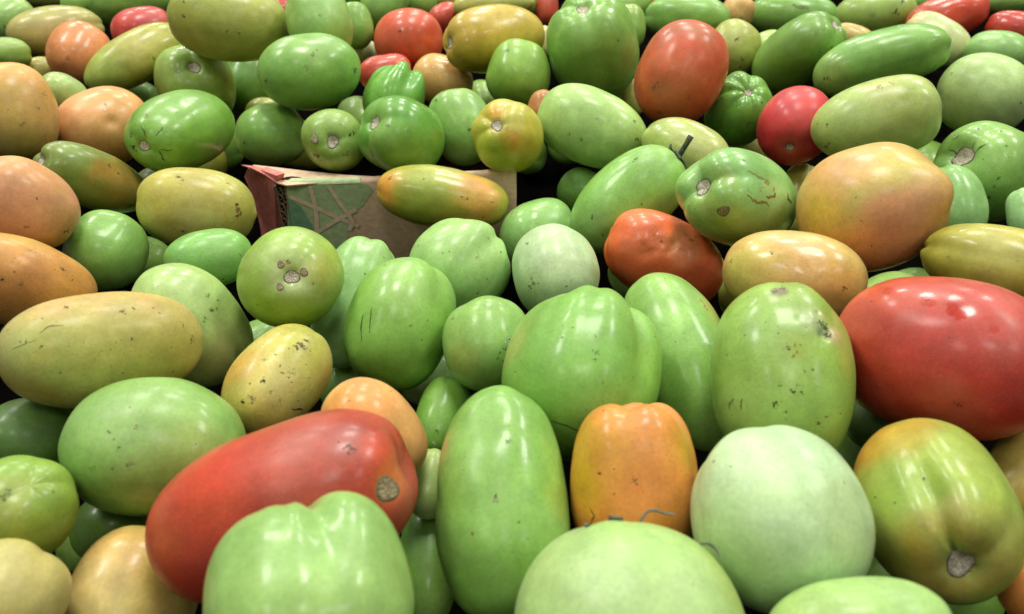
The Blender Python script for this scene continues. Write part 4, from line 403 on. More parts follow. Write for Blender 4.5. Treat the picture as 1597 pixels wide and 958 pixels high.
    {'label': 'crinkled bright green lobed tomato behind the scarred green one', 'loc': [-0.0915, 0.59972, 0.00102], 'rot': [0.73143, -0.48162, -0.07028, -0.47761], 'A': 0.026, 'B': 0.02363, 'n1': 2.5, 'n2': 2.3, 'seed': 921, 'px': 58, 'col': '78b858', 'lb': (5, 0.13), 'sp': 0.05, 'rg': 0.16, 'grooves': [(-0.893, 0.25, 0.13), (-1.428, 0.2, 0.1), (0.0484, 0.2, 0.07)]},
    {'label': 'green squarish tomato with white stem scar above the carton', 'loc': [-0.07458, 0.50781, 0.00576], 'rot': [-0.8649, -0.36736, 0.25398, 0.22908], 'A': 0.028, 'B': 0.02666, 'n1': 2.6, 'n2': 2.4, 'seed': 931, 'px': 69, 'col': '70ac48', 'pit': 0.19, 'lb': (4, 0.08), 'dim': 0.12, 'sp': 0.1, 'rg': 0.18, 'scar': 0.19, 'paint': [(0.01954, -0.01885, 0.00494, 0.0168, '7ca03c', 0.6), (0.00018, 0.00504, 0.0246, 0.00839, '90c070', 0.5), (0.02645, 0.00073, -0.00627, 0.0068, '8aa044', 0.5)], 'marks': [('d', (0.01497, -0.00359, 0.02567), 0.00123, '2a3018')]},
    {'label': 'green tomato with two round corky scars side by side', 'loc': [-0.12453, 0.52294, -0.0028], 'rot': [0.4197, 0.38578, -0.43468, 0.69719], 'A': 0.02393, 'B': 0.02176, 'n1': 2.3, 'n2': 2.2, 'seed': 941, 'px': 54, 'col': '88b262', 'pit': 0.22, 'lb': (4, 0.04), 'dim': 0.08, 'sp': 0.35, 'rg': 0.24, 'scar': 0.22, 'paint': [(-0.00839, 0.01262, 0.01969, 0.01305, '90a858', 0.5)], 'marks': [('s', (0.00599, 0.01064, 0.02113), 0.00344, 'b0a890'), ('d', (-0.00568, 0.01374, 0.01928), 0.00304, '6a5030'), ('d', (-0.01156, -0.00511, 0.02146), 0.00218, '6a5a30'), ('d', (-0.00055, -0.01178, 0.01951), 0.00174, '4a4024'), ('d', (-0.00014, -0.01517, 0.0172), 0.00175, '4a4024'), ('d', (-0.01817, 0.01063, 0.00759), 0.00179, 'b0a088'), ('d', (-0.00379, 0.01531, 0.01775), 0.00174, '7a6038')]},
    {'label': 'green tomato with a small black nick left of the yellow starred one', 'loc': [-0.03582, 0.54466, -0.00175], 'rot': [0.7254, -0.41207, -0.00475, 0.55133], 'A': 0.02779, 'B': 0.02309, 'n1': 2.6, 'n2': 2.2, 'seed': 951, 'px': 62, 'col': '8cbc6c', 'sp': 0.12, 'rg': 0.24, 'marks': [('d', (-0.01914, -0.01013, -0.0114), 0.00178, '2a3a1c'), ('d', (-0.01963, 0.0008, 0.02001), 0.0018, '4a6030')]},
    {'label': 'yellow green tomato with orange streaked stem scar in the upper centre', 'loc': [-0.00256, 0.4914, 0.01201], 'rot': [-0.16849, -0.23646, -0.3665, 0.88396], 'A': 0.02531, 'B': 0.02301, 'n1': 2.3, 'n2': 2.2, 'seed': 961, 'px': 59, 'col': 'b4b444', 'pit': 0.18, 'lb': (5, 0.065), 'dim': 0.07, 'sp': 0.05, 'rg': 0.2, 'scar': 0.18, 'paint': [(-0.00442, -0.00705, 0.02333, 0.00524, 'e09c20', 0.95), (-0.00369, 0.01443, 0.02002, 0.00723, 'd89828', 0.9), (0.01477, 0.01034, 0.01924, 0.01219, '92b43a', 0.8), (0.00928, 0.01624, 0.0166, 0.00813, '84ac34', 0.8), (0.00959, -0.00484, 0.02323, 0.0073, 'b4c040', 0.7), (-0.00768, 0.01876, 0.01338, 0.01217, 'b8a038', 0.6), (-0.01283, -0.00186, 0.0225, 0.01044, 'c0c458', 0.5)]},
    {'label': 'plain green tomato left of the tall upright green one', 'loc': [0.00501, 0.63143, 0.0081], 'rot': [0.62976, -0.30926, -0.20731, -0.68175], 'A': 0.02658, 'B': 0.02531, 'n1': 2.6, 'n2': 2.2, 'seed': 971, 'px': 54, 'col': '88ba54', 'sp': 0.08, 'rg': 0.22, 'paint': [(0.01359, -0.00023, -0.0238, 0.01509, '90b048', 0.5)], 'marks': [('d', (0.02322, -0.01028, 0.00773), 0.0015, '5a7a34')]},
    {'label': 'tall green tomato with brown stem scar on top at upper centre', 'loc': [0.06739, 0.6566, 0.02109], 'rot': [-0.7527, -0.21799, 0.01846, 0.62095], 'A': 0.04408, 'B': 0.03668, 'n1': 2.5, 'n2': 2.3, 'seed': 1001, 'px': 88, 'col': '84b85c', 'pit': 0.15, 'lb': (5, 0.07), 'dim': 0.16, 'sp': 0.1, 'rg': 0.2, 'scar': 0.15, 'paint': [(0.02865, 0.02312, -6e-05, 0.00818, 'b09a58', 0.6), (0.03644, -0.01033, -0.00404, 0.0256, '80b048', 0.4)], 'marks': [('d', (0.02992, 0.01513, 0.02101), 0.00149, '4a5a24')]},
    {'label': 'light green tomato behind the tall upright one on its right', 'loc': [0.11609, 0.79995, 0.00266], 'rot': [0.77278, -0.17194, -0.21168, -0.57309], 'A': 0.02152, 'B': 0.01616, 'n1': 2.6, 'n2': 2.2, 'seed': 1011, 'px': 36, 'col': '98bc60'},
    {'label': 'green tomato peeking over the yellow one at the top', 'loc': [0.01909, 0.89509, 0.00109], 'rot': [-0.6057, -0.0501, -0.34383, -0.71582], 'A': 0.01936, 'B': 0.01832, 'n1': 2.6, 'n2': 2.2, 'seed': 991, 'px': 30, 'col': '80b860'},
    {'label': 'red sliver of tomato left of the tall upright green one', 'loc': [0.03695, 0.86839, 0.00377], 'rot': [0.32112, -0.0757, 0.23236, 0.91496], 'A': 0.01649, 'B': 0.01227, 'n1': 2.6, 'n2': 2.2, 'seed': 1291, 'px': 26, 'col': 'c04830'},
    {'label': 'pale green tomato at the top edge behind the tall upright one', 'loc': [0.1277, 0.88082, 0.00629], 'rot': [0.29302, -0.52783, 0.04102, -0.79615], 'A': 0.02199, 'B': 0.01722, 'n1': 2.6, 'n2': 2.2, 'seed': 1041, 'px': 34, 'col': '90bc68'},
    {'label': 'red speck of tomato at the top edge right of centre', 'loc': [0.15467, 0.90533, 0.0005], 'rot': [0.65184, -0.32066, 0.63877, -0.25349], 'A': 0.01534, 'B': 0.01189, 'n1': 2.6, 'n2': 2.2, 'seed': 1051, 'px': 22, 'col': 'cc5038'},
    {'label': 'green tomato at the top edge behind the red orange one', 'loc': [0.17832, 0.83419, 0.0031], 'rot': [0.34434, -0.7242, -0.08459, 0.59145], 'A': 0.04395, 'B': 0.02264, 'n1': 2.2, 'n2': 2.2, 'seed': 1031, 'px': 67, 'col': '80b660', 'sp': 0.1, 'rg': 0.26, 'paint': [(-0.00548, 0.02159, -0.01152, 0.0193, '88ac4c', 0.5)]},
    {'label': 'tan peach tomato at the top edge', 'loc': [0.23484, 0.85457, 0.0029], 'rot': [0.86441, -0.04037, 0.3263, 0.38038], 'A': 0.01726, 'B': 0.01754, 'n1': 2.6, 'n2': 2.2, 'seed': 1061, 'px': 30, 'col': 'ccaa6c', 'marks': [('d', (-0.01301, -0.00701, -0.01007), 0.00165, '3a3424'), ('d', (-0.01005, -0.01292, -0.00614), 0.00198, '3a3424')]},
    {'label': 'pale yellow tomato right of the red orange one', 'loc': [0.20673, 0.74787, -0.00476], 'rot': [-0.26219, -0.20837, -0.34551, -0.87662], 'A': 0.02569, 'B': 0.02446, 'n1': 2.6, 'n2': 2.2, 'seed': 1071, 'px': 46, 'col': 'b8bc68', 'sp': 0.2, 'rg': 0.3, 'marks': [('d', (-0.00639, 0.02374, -0.0007), 0.00233, '3a3a1c'), ('d', (-0.01769, 0.01363, -0.01172), 0.00234, '3a3a1c'), ('d', (-0.01796, 0.00819, -0.01595), 0.00147, '3a3a1c')]},
    {'label': 'large orange red tomato standing upright at upper right', 'loc': [0.12011, 0.55961, 0.03252], 'rot': [0.93655, -0.18427, 0.24846, 0.16491], 'A': 0.03663, 'B': 0.03097, 'n1': 2.3, 'n2': 2.25, 'seed': 1021, 'px': 86, 'col': 'c65a32', 'lb': (4, 0.012), 'sp': 0.2, 'rg': 0.3, 'paint': [(-0.01736, -0.02283, 0.01718, 0.01299, 'cc5038', 0.6), (-0.02212, -0.00929, 0.02354, 0.00969, 'a06040', 0.6), (-0.00987, -0.02112, 0.02749, 0.00873, 'a06a44', 0.6), (-0.01237, -0.02296, -0.02213, 0.0219, 'b8602c', 0.5), (-0.02179, -0.01409, -0.01988, 0.00617, '8a4a34', 0.5)], 'marks': [('d', (-0.02351, -0.01314, -0.01979), 0.00308, '984c30'), ('d', (-0.0096, -0.01066, -0.03333), 0.0018, '703820'), ('d', (-0.00274, -0.02805, -0.01972), 0.00109, '6a3420')]},
    {'label': 'green knobbly tomato with small stem scar behind the round red one', 'loc': [0.16851, 0.56972, 0.00162], 'rot': [-0.37875, -0.11527, -0.31011, 0.86434], 'A': 0.02602, 'B': 0.02478, 'n1': 2.4, 'n2': 2.3, 'seed': 1081, 'px': 58, 'col': '78b052', 'pit': 0.13, 'lb': (7, 0.1), 'dim': 0.1, 'sp': 0.05, 'rg': 0.16, 'scar': 0.13, 'marks': [('d', (-0.00063, 0.01216, 0.02466), 0.00137, '2a3a1c'), ('d', (0.01404, 0.01436, 0.01605), 0.00138, '5a6a2c'), ('d', (0.00593, -0.01192, 0.02272), 0.00115, '4a5a24')]},
    {'label': 'smooth pale green oval tomato right of the yellow starred one', 'loc': [0.05399, 0.50998, 0.01123], 'rot': [-0.77991, 0.25086, 0.57195, 0.04107], 'A': 0.0391, 'B': 0.02486, 'n1': 2.25, 'n2': 2.2, 'seed': 1091, 'px': 89, 'col': '9cc878', 'tp': 0.06, 'lb': (4, 0.015), 'sp': 0.15, 'rg': 0.3, 'paint': [(0.00589, -0.0241, 0.00618, 0.02077, 'a8d088', 0.4), (0.00398, -0.01346, -0.03334, 0.00832, 'a0bc70', 0.5)], 'marks': [('d', (0.00555, -0.01148, -0.03404), 0.00208, '3a4a24'), ('d', (0.01482, -0.01092, -0.02761), 0.00166, '6a8040'), ('d', (0.01123, -0.01816, -0.02082), 0.00207, 'd0dcb8'), ('d', (-0.00727, -0.02344, -0.00142), 0.00167, '7aa050'), ('d', (-0.00743, -0.02408, 0.00678), 0.00126, '7a8a50')]},
    {'label': 'glossy pale yellow green tomato behind the stem stub', 'loc': [0.1101, 0.47038, 0.01162], 'rot': [0.5554, -0.63695, -0.16723, 0.5078], 'A': 0.02952, 'B': 0.01848, 'n1': 2.2, 'n2': 2.2, 'seed': 1101, 'px': 72, 'col': 'b0c272', 'sp': 0.05, 'rg': 0.15, 'paint': [(-0.01815, -0.00236, -0.00816, 0.01562, 'bcc484', 0.5), (-0.01638, 0.00189, 0.01657, 0.0096, 'a4c468', 0.6)]},
    {'label': 'brownish peach tomato hidden left of the smooth pale oval one', 'loc': [0.02354, 0.56946, 0.00158], 'rot': [0.0565, -0.11085, -0.28975, -0.94898], 'A': 0.01452, 'B': 0.01248, 'n1': 2.6, 'n2': 2.2, 'seed': 1111, 'px': 32, 'col': 'b8804c'},
    {'label': 'pale yellow sliver of tomato under the tall upright green one', 'loc': [0.10432, 0.67501, -0.02405], 'rot': [-0.72456, 0.23349, 0.17536, 0.62429], 'A': 0.01844, 'B': 0.01324, 'n1': 2.6, 'n2': 2.2, 'seed': 1121, 'px': 34, 'col': 'b4b860'},
    {'label': 'round red tomato with pale stem scar at upper right', 'loc': [0.19532, 0.52043, 0.00874], 'rot': [0.46158, 0.74141, 0.26042, -0.41162], 'A': 0.02739, 'B': 0.02536, 'n1': 2.2, 'n2': 2.2, 'seed': 1141, 'px': 66, 'col': 'c03438', 'pit': 0.13, 'lb': (4, 0.01), 'dim': 0.05, 'sp': 0.0, 'rg': 0.36, 'scar': 0.13, 'paint': [(-0.0, -0.0, 0.02465, 0.00601, 'c86c44', 0.8), (-0.02038, 0.00924, 0.01479, 0.01687, 'c84448', 0.5)]},
    {'label': 'dark green tomato with white crescent stem scar at upper right', 'loc': [0.25122, 0.70321, 0.00434], 'rot': [0.02119, -0.27602, 0.25473, -0.92654], 'A': 0.04309, 'B': 0.02738, 'n1': 2.7, 'n2': 2.3, 'seed': 1151, 'px': 82, 'col': '7aaa54', 'pit': 0.2, 'dim': 0.05, 'sp': 0.1, 'rg': 0.2, 'scar': 0.2, 'paint': [(0.01795, 0.0124, 0.03342, 0.01605, '84b860', 0.6), (0.01495, 0.02489, -0.0039, 0.02221, '74943c', 0.5)], 'marks': [('l', [(0.00872, 0.0213, 0.03086), (0.00613, 0.02248, 0.02798), (0.00301, 0.0252, 0.02649)], 0.00161, '8ab070'), ('l', [(-0.00016, 0.01929, 0.03608), (-0.00103, 0.02137, 0.03391), (-0.00379, 0.02221, 0.03161)], 0.00161, '6a6a40')]},
    {'label': 'green tomato at the top edge behind the dark green one with crescent scar', 'loc': [0.30747, 0.89954, -0.01039], 'rot': [-0.58281, -0.00448, 0.73707, 0.34211], 'A': 0.04905, 'B': 0.02389, 'n1': 2.2, 'n2': 2.2, 'seed': 1161, 'px': 72, 'col': '7cb05a', 'sp': 0.1, 'rg': 0.22, 'marks': [('l', [(0.0225, -0.00888, -0.0037), (0.02117, -0.01079, -0.01415), (0.02021, -0.00939, -0.0217)], 0.00344, '74904c')]},
    {'label': 'light green tomato behind the dark green one with crescent scar', 'loc': [0.24611, 0.773, -0.0095], 'rot': [-0.772, -0.14043, -0.56464, -0.25588], 'A': 0.01804, 'B': 0.01512, 'n1': 2.6, 'n2': 2.2, 'seed': 1171, 'px': 32, 'col': 'a0c468'},
    {'label': 'pale green tomato with black specks at the top right', 'loc': [0.3772, 0.85022, 0.00251], 'rot': [0.33273, 0.63293, 0.18704, 0.67358], 'A': 0.03965, 'B': 0.02398, 'n1': 2.6, 'n2': 2.2, 'seed': 1181, 'px': 66, 'col': '98b864', 'sp': 0.5, 'rg': 0.24, 'marks': [('d', (-0.01075, 0.02018, 0.01436), 0.00324, '1c1c14'), ('d', (-0.02091, 0.00884, -0.01276), 0.00396, '1c1c14'), ('d', (-0.01294, 0.00539, -0.03221), 0.00267, '2a2a1c'), ('d', (-0.00079, 0.02237, 0.02093), 0.00258, '3a3a20'), ('d', (-0.01257, 0.02103, -0.0076), 0.0026, '7a8a44')]},
    {'label': 'peach and green tomato under the black specked one', 'loc': [0.323, 0.75985, 0.00296], 'rot': [-0.29445, -0.28385, 0.58002, 0.70449], 'A': 0.01999, 'B': 0.01231, 'n1': 2.6, 'n2': 2.2, 'seed': 1191, 'px': 34, 'col': 'ccaa68', 'paint': [(0.01135, 0.00307, -0.00907, 0.01191, 'b0b868', 0.6)]},
    {'label': 'long bent dark green tomato like a pepper at upper right', 'loc': [0.29956, 0.64548, 0.0158], 'rot': [-0.66006, 0.27136, -0.5063, 0.4841], 'A': 0.05227, 'B': 0.02359, 'n1': 2.5, 'n2': 2.3, 'seed': 1201, 'px': 113, 'col': '7cb45c', 'lb': (3, 0.06), 'bend': 0.16, 'sp': 0.15, 'rg': 0.2, 'paint': [(0.01007, -0.0205, 0.00616, 0.02519, '84b864', 0.4), (0.01523, -0.00351, -0.04368, 0.01574, '9ab06c', 0.6), (0.01413, -0.00582, 0.04276, 0.01005, '8cb464', 0.6)], 'marks': [('d', (0.01308, -0.0106, -0.04289), 0.0026, '6a5a3c'), ('d', (0.0185, 0.00418, 0.03518), 0.00204, '5a7a44')]},
    {'label': 'whitish tomato behind the long bent green one', 'loc': [0.40036, 0.75642, 0.00225], 'rot': [-0.71542, 0.57318, 0.13805, -0.37494], 'A': 0.03285, 'B': 0.01928, 'n1': 2.6, 'n2': 2.2, 'seed': 1211, 'px': 55, 'col': 'bccc94', 'sp': 0.25, 'rg': 0.3, 'paint': [(-0.00745, 0.00308, 0.03177, 0.01469, 'c8b078', 0.6)]},
    {'label': 'red tomato with a wet glint at the top right', 'loc': [0.42913, 0.80516, 0.01113], 'rot': [0.18932, 0.56851, 0.03216, 0.79995], 'A': 0.03768, 'B': 0.02148, 'n1': 2.2, 'n2': 2.2, 'seed': 1221, 'px': 70, 'col': 'bc4a34', 'sp': 0.1, 'rg': 0.14, 'bumps': [(0.00051, 0.02133, 0.00834, 0.0086, -0.00184)], 'paint': [(0.0081, 0.00804, -0.03317, 0.01268, 'c05c3c', 0.5)]},
    {'label': 'small red tomato at the top right edge', 'loc': [0.47947, 0.77261, 0.00771], 'rot': [-0.39337, -0.14798, 0.69347, 0.5852], 'A': 0.02469, 'B': 0.01604, 'n1': 2.6, 'n2': 2.2, 'seed': 1231, 'px': 46, 'col': 'b83c30', 'sp': 0.1, 'rg': 0.16},
    {'label': 'green tomato beneath the red one at the right edge', 'loc': [0.43048, 0.70605, 0.00283], 'rot': [-0.68757, 0.44723, 0.56403, 0.09544], 'A': 0.02587, 'B': 0.02112, 'n1': 2.6, 'n2': 2.2, 'seed': 1241, 'px': 52, 'col': '8cbc6c', 'sp': 0.1, 'rg': 0.3},
    {'label': 'broad dull pale green tomato at the upper right edge', 'loc': [0.36828, 0.6033, 0.00199], 'rot': [-0.56158, 0.68286, -0.03774, -0.46574], 'A': 0.03391, 'B': 0.03083, 'n1': 2.3, 'n2': 2.2, 'seed': 1251, 'px': 80, 'col': 'a4c884', 'sp': 0.15, 'rg': 0.4, 'paint': [(-0.01203, 0.02746, 0.00321, 0.01989, '98b45c', 0.5)], 'marks': [('d', (-0.02486, 0.00394, 0.01981), 0.00149, '4a5a34'), ('d', (-0.01329, 0.0028, -0.03176), 0.00143, '4a5a34')]},
    {'label': 'pale green tomato cut by the top right edge', 'loc': [0.54494, 0.91007, 0.00319], 'rot': [-0.02629, 0.65626, -0.20062, 0.7269], 'A': 0.02815, 'B': 0.01379, 'n1': 2.6, 'n2': 2.2, 'seed': 1261, 'px': 46, 'col': '8cb868'},
    {'label': 'pale green blunt ended tomato with a wet glint right of the round red one', 'loc': [0.22697, 0.4761, 0.02898], 'rot': [-0.60676, 0.32435, -0.49255, 0.53295], 'A': 0.03734, 'B': 0.02432, 'n1': 3.0, 'n2': 2.15, 'seed': 1271, 'px': 105, 'col': 'a4c276', 'tp': 0.05, 'lb': (4, 0.015), 'sp': 0.2, 'rg': 0.26, 'paint': [(0.00047, -0.02419, 0.00655, 0.01549, 'b4b878', 0.5), (0.01997, -0.01392, 0.01603, 0.01522, 'a4b868', 0.5), (0.01176, -0.01831, -0.01792, 0.0156, 'a4c87c', 0.4)], 'wet': [(0.01038, -0.0217, 0.0141, 0.00382), (0.0108, -0.0211, 0.01999, 0.00304)], 'marks': [('d', (0.01403, 5e-05, -0.0307), 0.00161, '3a3a20'), ('d', (0.01547, -0.00233, -0.02973), 0.0012, '3a3a20'), ('d', (0.00927, -0.01232, -0.02842), 0.00119, '4a5a2c'), ('d', (0.00047, -0.02437, 0.00294), 0.00233, 'a89860'), ('d', (-0.00043, -0.02472, 0.01036), 0.00193, 'a89860')]},
    {'label': 'green bit of tomato at the top edge left of the red one', 'loc': [0.45066, 0.90441, 0.00342], 'rot': [-0.70714, -0.26168, -0.64073, -0.14472], 'A': 0.01625, 'B': 0.01193, 'n1': 2.6, 'n2': 2.2, 'seed': 1281, 'px': 26, 'col': '88bc64'},
]
CARTON = {'corner': (-0.15954, 0.48846, -0.01916), 'yaw': -3.0, 'flap': [(-0.19023, 0.52597, -0.02562), (-0.176, 0.50858, -0.01834), (-0.1574, 0.48584, -0.0128), (-0.16139, 0.49072, -0.02164), (-0.16785, 0.49862, -0.0537), (-0.17455, 0.50681, -0.09299), (-0.19125, 0.52721, -0.10631), (-0.18903, 0.52449, -0.07003), (-0.19082, 0.52669, -0.04781), (-0.19668, 0.53384, -0.03573)], 'flap_n': (0.77396, 0.63324, 0.0), 'rear': [(0.00072, 0.54576, -0.04067), (0.0152, 0.54778, -0.04003), (0.02975, 0.5498, -0.0399), (0.03657, 0.55075, -0.0398), (0.03669, 0.55077, -0.04349), (0.02499, 0.54914, -0.04433), (0.01526, 0.54779, -0.04475), (0.00073, 0.54577, -0.0454)], 'gusset': [(-0.18256, 0.51624, -0.01836), (-0.16522, 0.51186, -0.01836), (-0.14142, 0.5054, -0.01836), (-0.11367, 0.49906, -0.01836), (-0.07799, 0.49491, -0.01836), (-0.04328, 0.49854, -0.01836), (-0.04741, 0.49491, -0.01836), (-0.07762, 0.49182, -0.01836), (-0.1033, 0.48927, -0.01836), (-0.12878, 0.48675, -0.01836), (-0.1507, 0.48274, -0.01836), (-0.15812, 0.48675, -0.01836), (-0.16759, 0.50011, -0.01836)], 'redprint': [(-0.19026, 0.51511, -0.01786), (-0.17976, 0.51292, -0.01786), (-0.16837, 0.50696, -0.01786), (-0.15905, 0.49797, -0.01786), (-0.15888, 0.48668, -0.01786), (-0.16871, 0.49797, -0.01786), (-0.18038, 0.50857, -0.01786)], 'tear': [(-0.15691, 0.49103, -0.01776), (-0.15386, 0.49463, -0.01776), (-0.14973, 0.49567, -0.01776), (-0.14414, 0.49412, -0.01776), (-0.13846, 0.49001, -0.01776), (-0.12885, 0.48748, -0.01776), (-0.13856, 0.48849, -0.01776), (-0.14323, 0.49001, -0.01776), (-0.14629, 0.49206, -0.01776), (-0.15127, 0.49103, -0.01776)], 'rear_n': (0.13784, -0.99045, 0.0), 'top': [(0.0, 0.0), (0.0309, 0.0017), (0.0572, 0.00327), (0.09196, 0.00551), (0.11783, 0.00798), (0.16251, 0.0127)], 'light': [(0.00695, -0.00314), (0.01732, -0.00146), (0.03935, -0.00045), (0.06299, 0.0006), (0.06605, -0.00357), (0.05771, -0.01627), (0.053, -0.01884), (0.0487, -0.02536), (0.0441, -0.04164), (0.03713, -0.05379), (0.02139, -0.06761), (-0.00126, -0.06833)], 'dark': [(0.00704, -0.0108), (0.01491, -0.0174), (0.02052, -0.03113), (0.02172, -0.0387), (0.01914, -0.05698), (-0.00187, -0.05762)], 'lines': [([(0.00809, -0.00981), (0.02806, -0.01901), (0.04274, -0.02652), (0.05342, -0.03122)], 8), ([(0.02348, -0.00131), (0.0252, -0.01713), (0.02283, -0.0438)], 8), ([(0.03622, -0.001), (0.04213, -0.01328), (0.05021, -0.0278)], 7), ([(0.05306, -0.01835), (0.04061, -0.02558), (0.02284, -0.03714)], 7), ([(0.04758, -0.02341), (0.05015, -0.02831), (0.0463, -0.03444)], 7)]}
# the buried layer that shows through the gaps: location, rotation, half length, half width
BURIED = [
    ((0.15746, 0.1919, -0.0527), (-0.48904, 0.62674, 0.47829, -0.3732), 0.02851, 0.02004, 'shadowed buried tomato between the brownish yellow tomato and the large whitish green waxy tomato'),
    ((0.14746, 0.27967, -0.05275), (-0.05542, 0.06507, 0.75854, -0.64599), 0.02496, 0.01882, 'shadowed buried tomato between the large whitish green waxy tomato and the large green tomato'),
    ((-0.26372, 0.63547, -0.05345), (-0.50783, 0.5886, -0.47626, 0.4109), 0.0336, 0.02226, 'rightmost shadowed buried tomato between the shaded green tomato and the peach orange tomato'),
    ((0.2483, 0.41878, -0.06469), (0.28061, -0.42325, -0.718, 0.47602), 0.02242, 0.01479, 'rightmost shadowed buried tomato between the large peach tomato and the very large red tomato'),
    ((0.01452, 0.6423, -0.06404), (0.02236, -0.02033, -0.6725, 0.73948), 0.02386, 0.0157, 'left shadowed buried tomato between the smooth pale oval tomato and small dark green tomato'),
    ((0.14918, 0.40708, -0.04791), (0.19171, -0.27131, -0.77031, 0.5443), 0.02811, 0.019, 'shadowed buried tomato between the long green tomato and the wrinkled orange red tomato'),
    ((-0.2272, 0.70441, -0.05107), (-0.53462, 0.68225, -0.39255, 0.30761), 0.01892, 0.01561, 'shadowed buried tomato between the shaded green tomato and the large olive tomato'),
    ((0.22278, 0.38733, -0.04834), (-0.36331, 0.40457, 0.62441, -0.56074), 0.02058, 0.01724, 'leftmost shadowed buried tomato between the large peach tomato and the very large red tomato'),
    ((-0.25144, 0.46102, -0.06303), (0.55646, -0.63638, -0.40215, 0.35165), 0.0246, 0.0167, 'shadowed buried tomato between the golden orange speckled tomato and the peach orange tomato'),
    ((-0.02676, 0.72542, -0.04602), (0.74869, -0.64645, -0.09599, 0.11117), 0.02451, 0.0165, 'shadowed buried tomato between the small tan peach tomato and the brownish peach tomato'),
    ((-0.18842, 0.65363, -0.05903), (-0.42394, 0.51606, -0.57511, 0.47245), 0.03042, 0.02085, 'shadowed buried tomato between the green squarish tomato and the shaded green tomato'),
    ((0.3272, 0.58003, -0.04769), (-0.80013, 0.54371, -0.14237, 0.20951), 0.02072, 0.01754, 'shadowed buried tomato between the large peach tomato and the pale green blunt ended tomato'),
    ((-0.16809, 0.21332, -0.04663), (0.1842, -0.16568, -0.64788, 0.72033), 0.01527, 0.0132, 'shadowed buried tomato between the cream yellow tomato and the dull yellow tomato'),
    ((-0.13507, 0.67601, -0.04754), (0.76307, -0.59786, -0.15144, 0.19328), 0.0244, 0.01986, 'shadowed buried tomato between the crinkled bright green lobed tomato and the green squarish tomato'),
    ((-0.35798, 0.73416, -0.04722), (0.5504, -0.5005, -0.44958, 0.49441), 0.02185, 0.01805, 'shadowed buried tomato between the yellow green long tomato and the peach orange tomato'),
    ((0.0516, 0.65142, -0.05569), (0.14614, -0.12858, -0.64792, 0.73642), 0.02666, 0.01905, 'right shadowed buried tomato between the smooth pale oval tomato and small dark green tomato'),
    ((0.09137, 0.44181, -0.06006), (-0.55845, 0.66236, -0.38182, 0.32192), 0.03157, 0.02055, 'shadowed buried tomato between the round whitish green tomato and the wrinkled orange red tomato'),
    ((-0.25681, 0.58419, -0.04947), (-0.43831, 0.59659, 0.54178, -0.39805), 0.03013, 0.02098, 'leftmost shadowed buried tomato between the shaded green tomato and the peach orange tomato'),
]
FRONT_SEPALS = [[(0.00314, 0.00152, 0.02435), (0.00743, 0.00614, 0.02694), (0.01015, 0.0089, 0.02937)], [(0.00672, -0.00151, 0.0235), (0.0126, 0.00185, 0.02583), (0.01615, 0.00375, 0.02785)], [(0.00217, 0.00569, 0.0253), (0.00156, 0.00872, 0.02891), (2e-05, 0.0103, 0.0316), (-0.00156, 0.01179, 0.03217), (-0.00384, 0.01285, 0.03153), (-0.00738, 0.01367, 0.03131)], [(-0.01087, 0.01078, 0.0241), (-0.01356, 0.01642, 0.02355), (-0.01426, 0.01809, 0.02327), (-0.01621, 0.01862, 0.02219), (-0.01746, 0.01904, 0.01967)]]

SKIN, MARK, CORK = skin_material(), mark_material(), cork_material()
DRY = plain_material('dried_leaf', lin('4a5640') * .8, .75, 500, .45)
GREY_DRY = plain_material('grey_dried_leaf', lin('737468') * .8, .75, 500, .35)

def fast_mesh(name, v, quads, tris):
    me = bpy.data.meshes.new(name)
    nq, nt_ = len(quads), len(tris)
    me.vertices.add(len(v)); me.vertices.foreach_set('co', v.astype(np.float32).ravel())
    loops = np.concatenate([quads.ravel(), tris.ravel()]).astype(np.int32)
    me.loops.add(len(loops)); me.loops.foreach_set('vertex_index', loops)
    me.polygons.add(nq + nt_)
    start = np.concatenate([np.arange(nq) * 4, nq * 4 + np.arange(nt_) * 3]).astype(np.int32)
    me.polygons.foreach_set('loop_start', start)
    me.polygons.foreach_set('use_smooth', np.ones(nq + nt_, dtype=bool))
    me.update(calc_edges=True)
    me.validate()
    return me

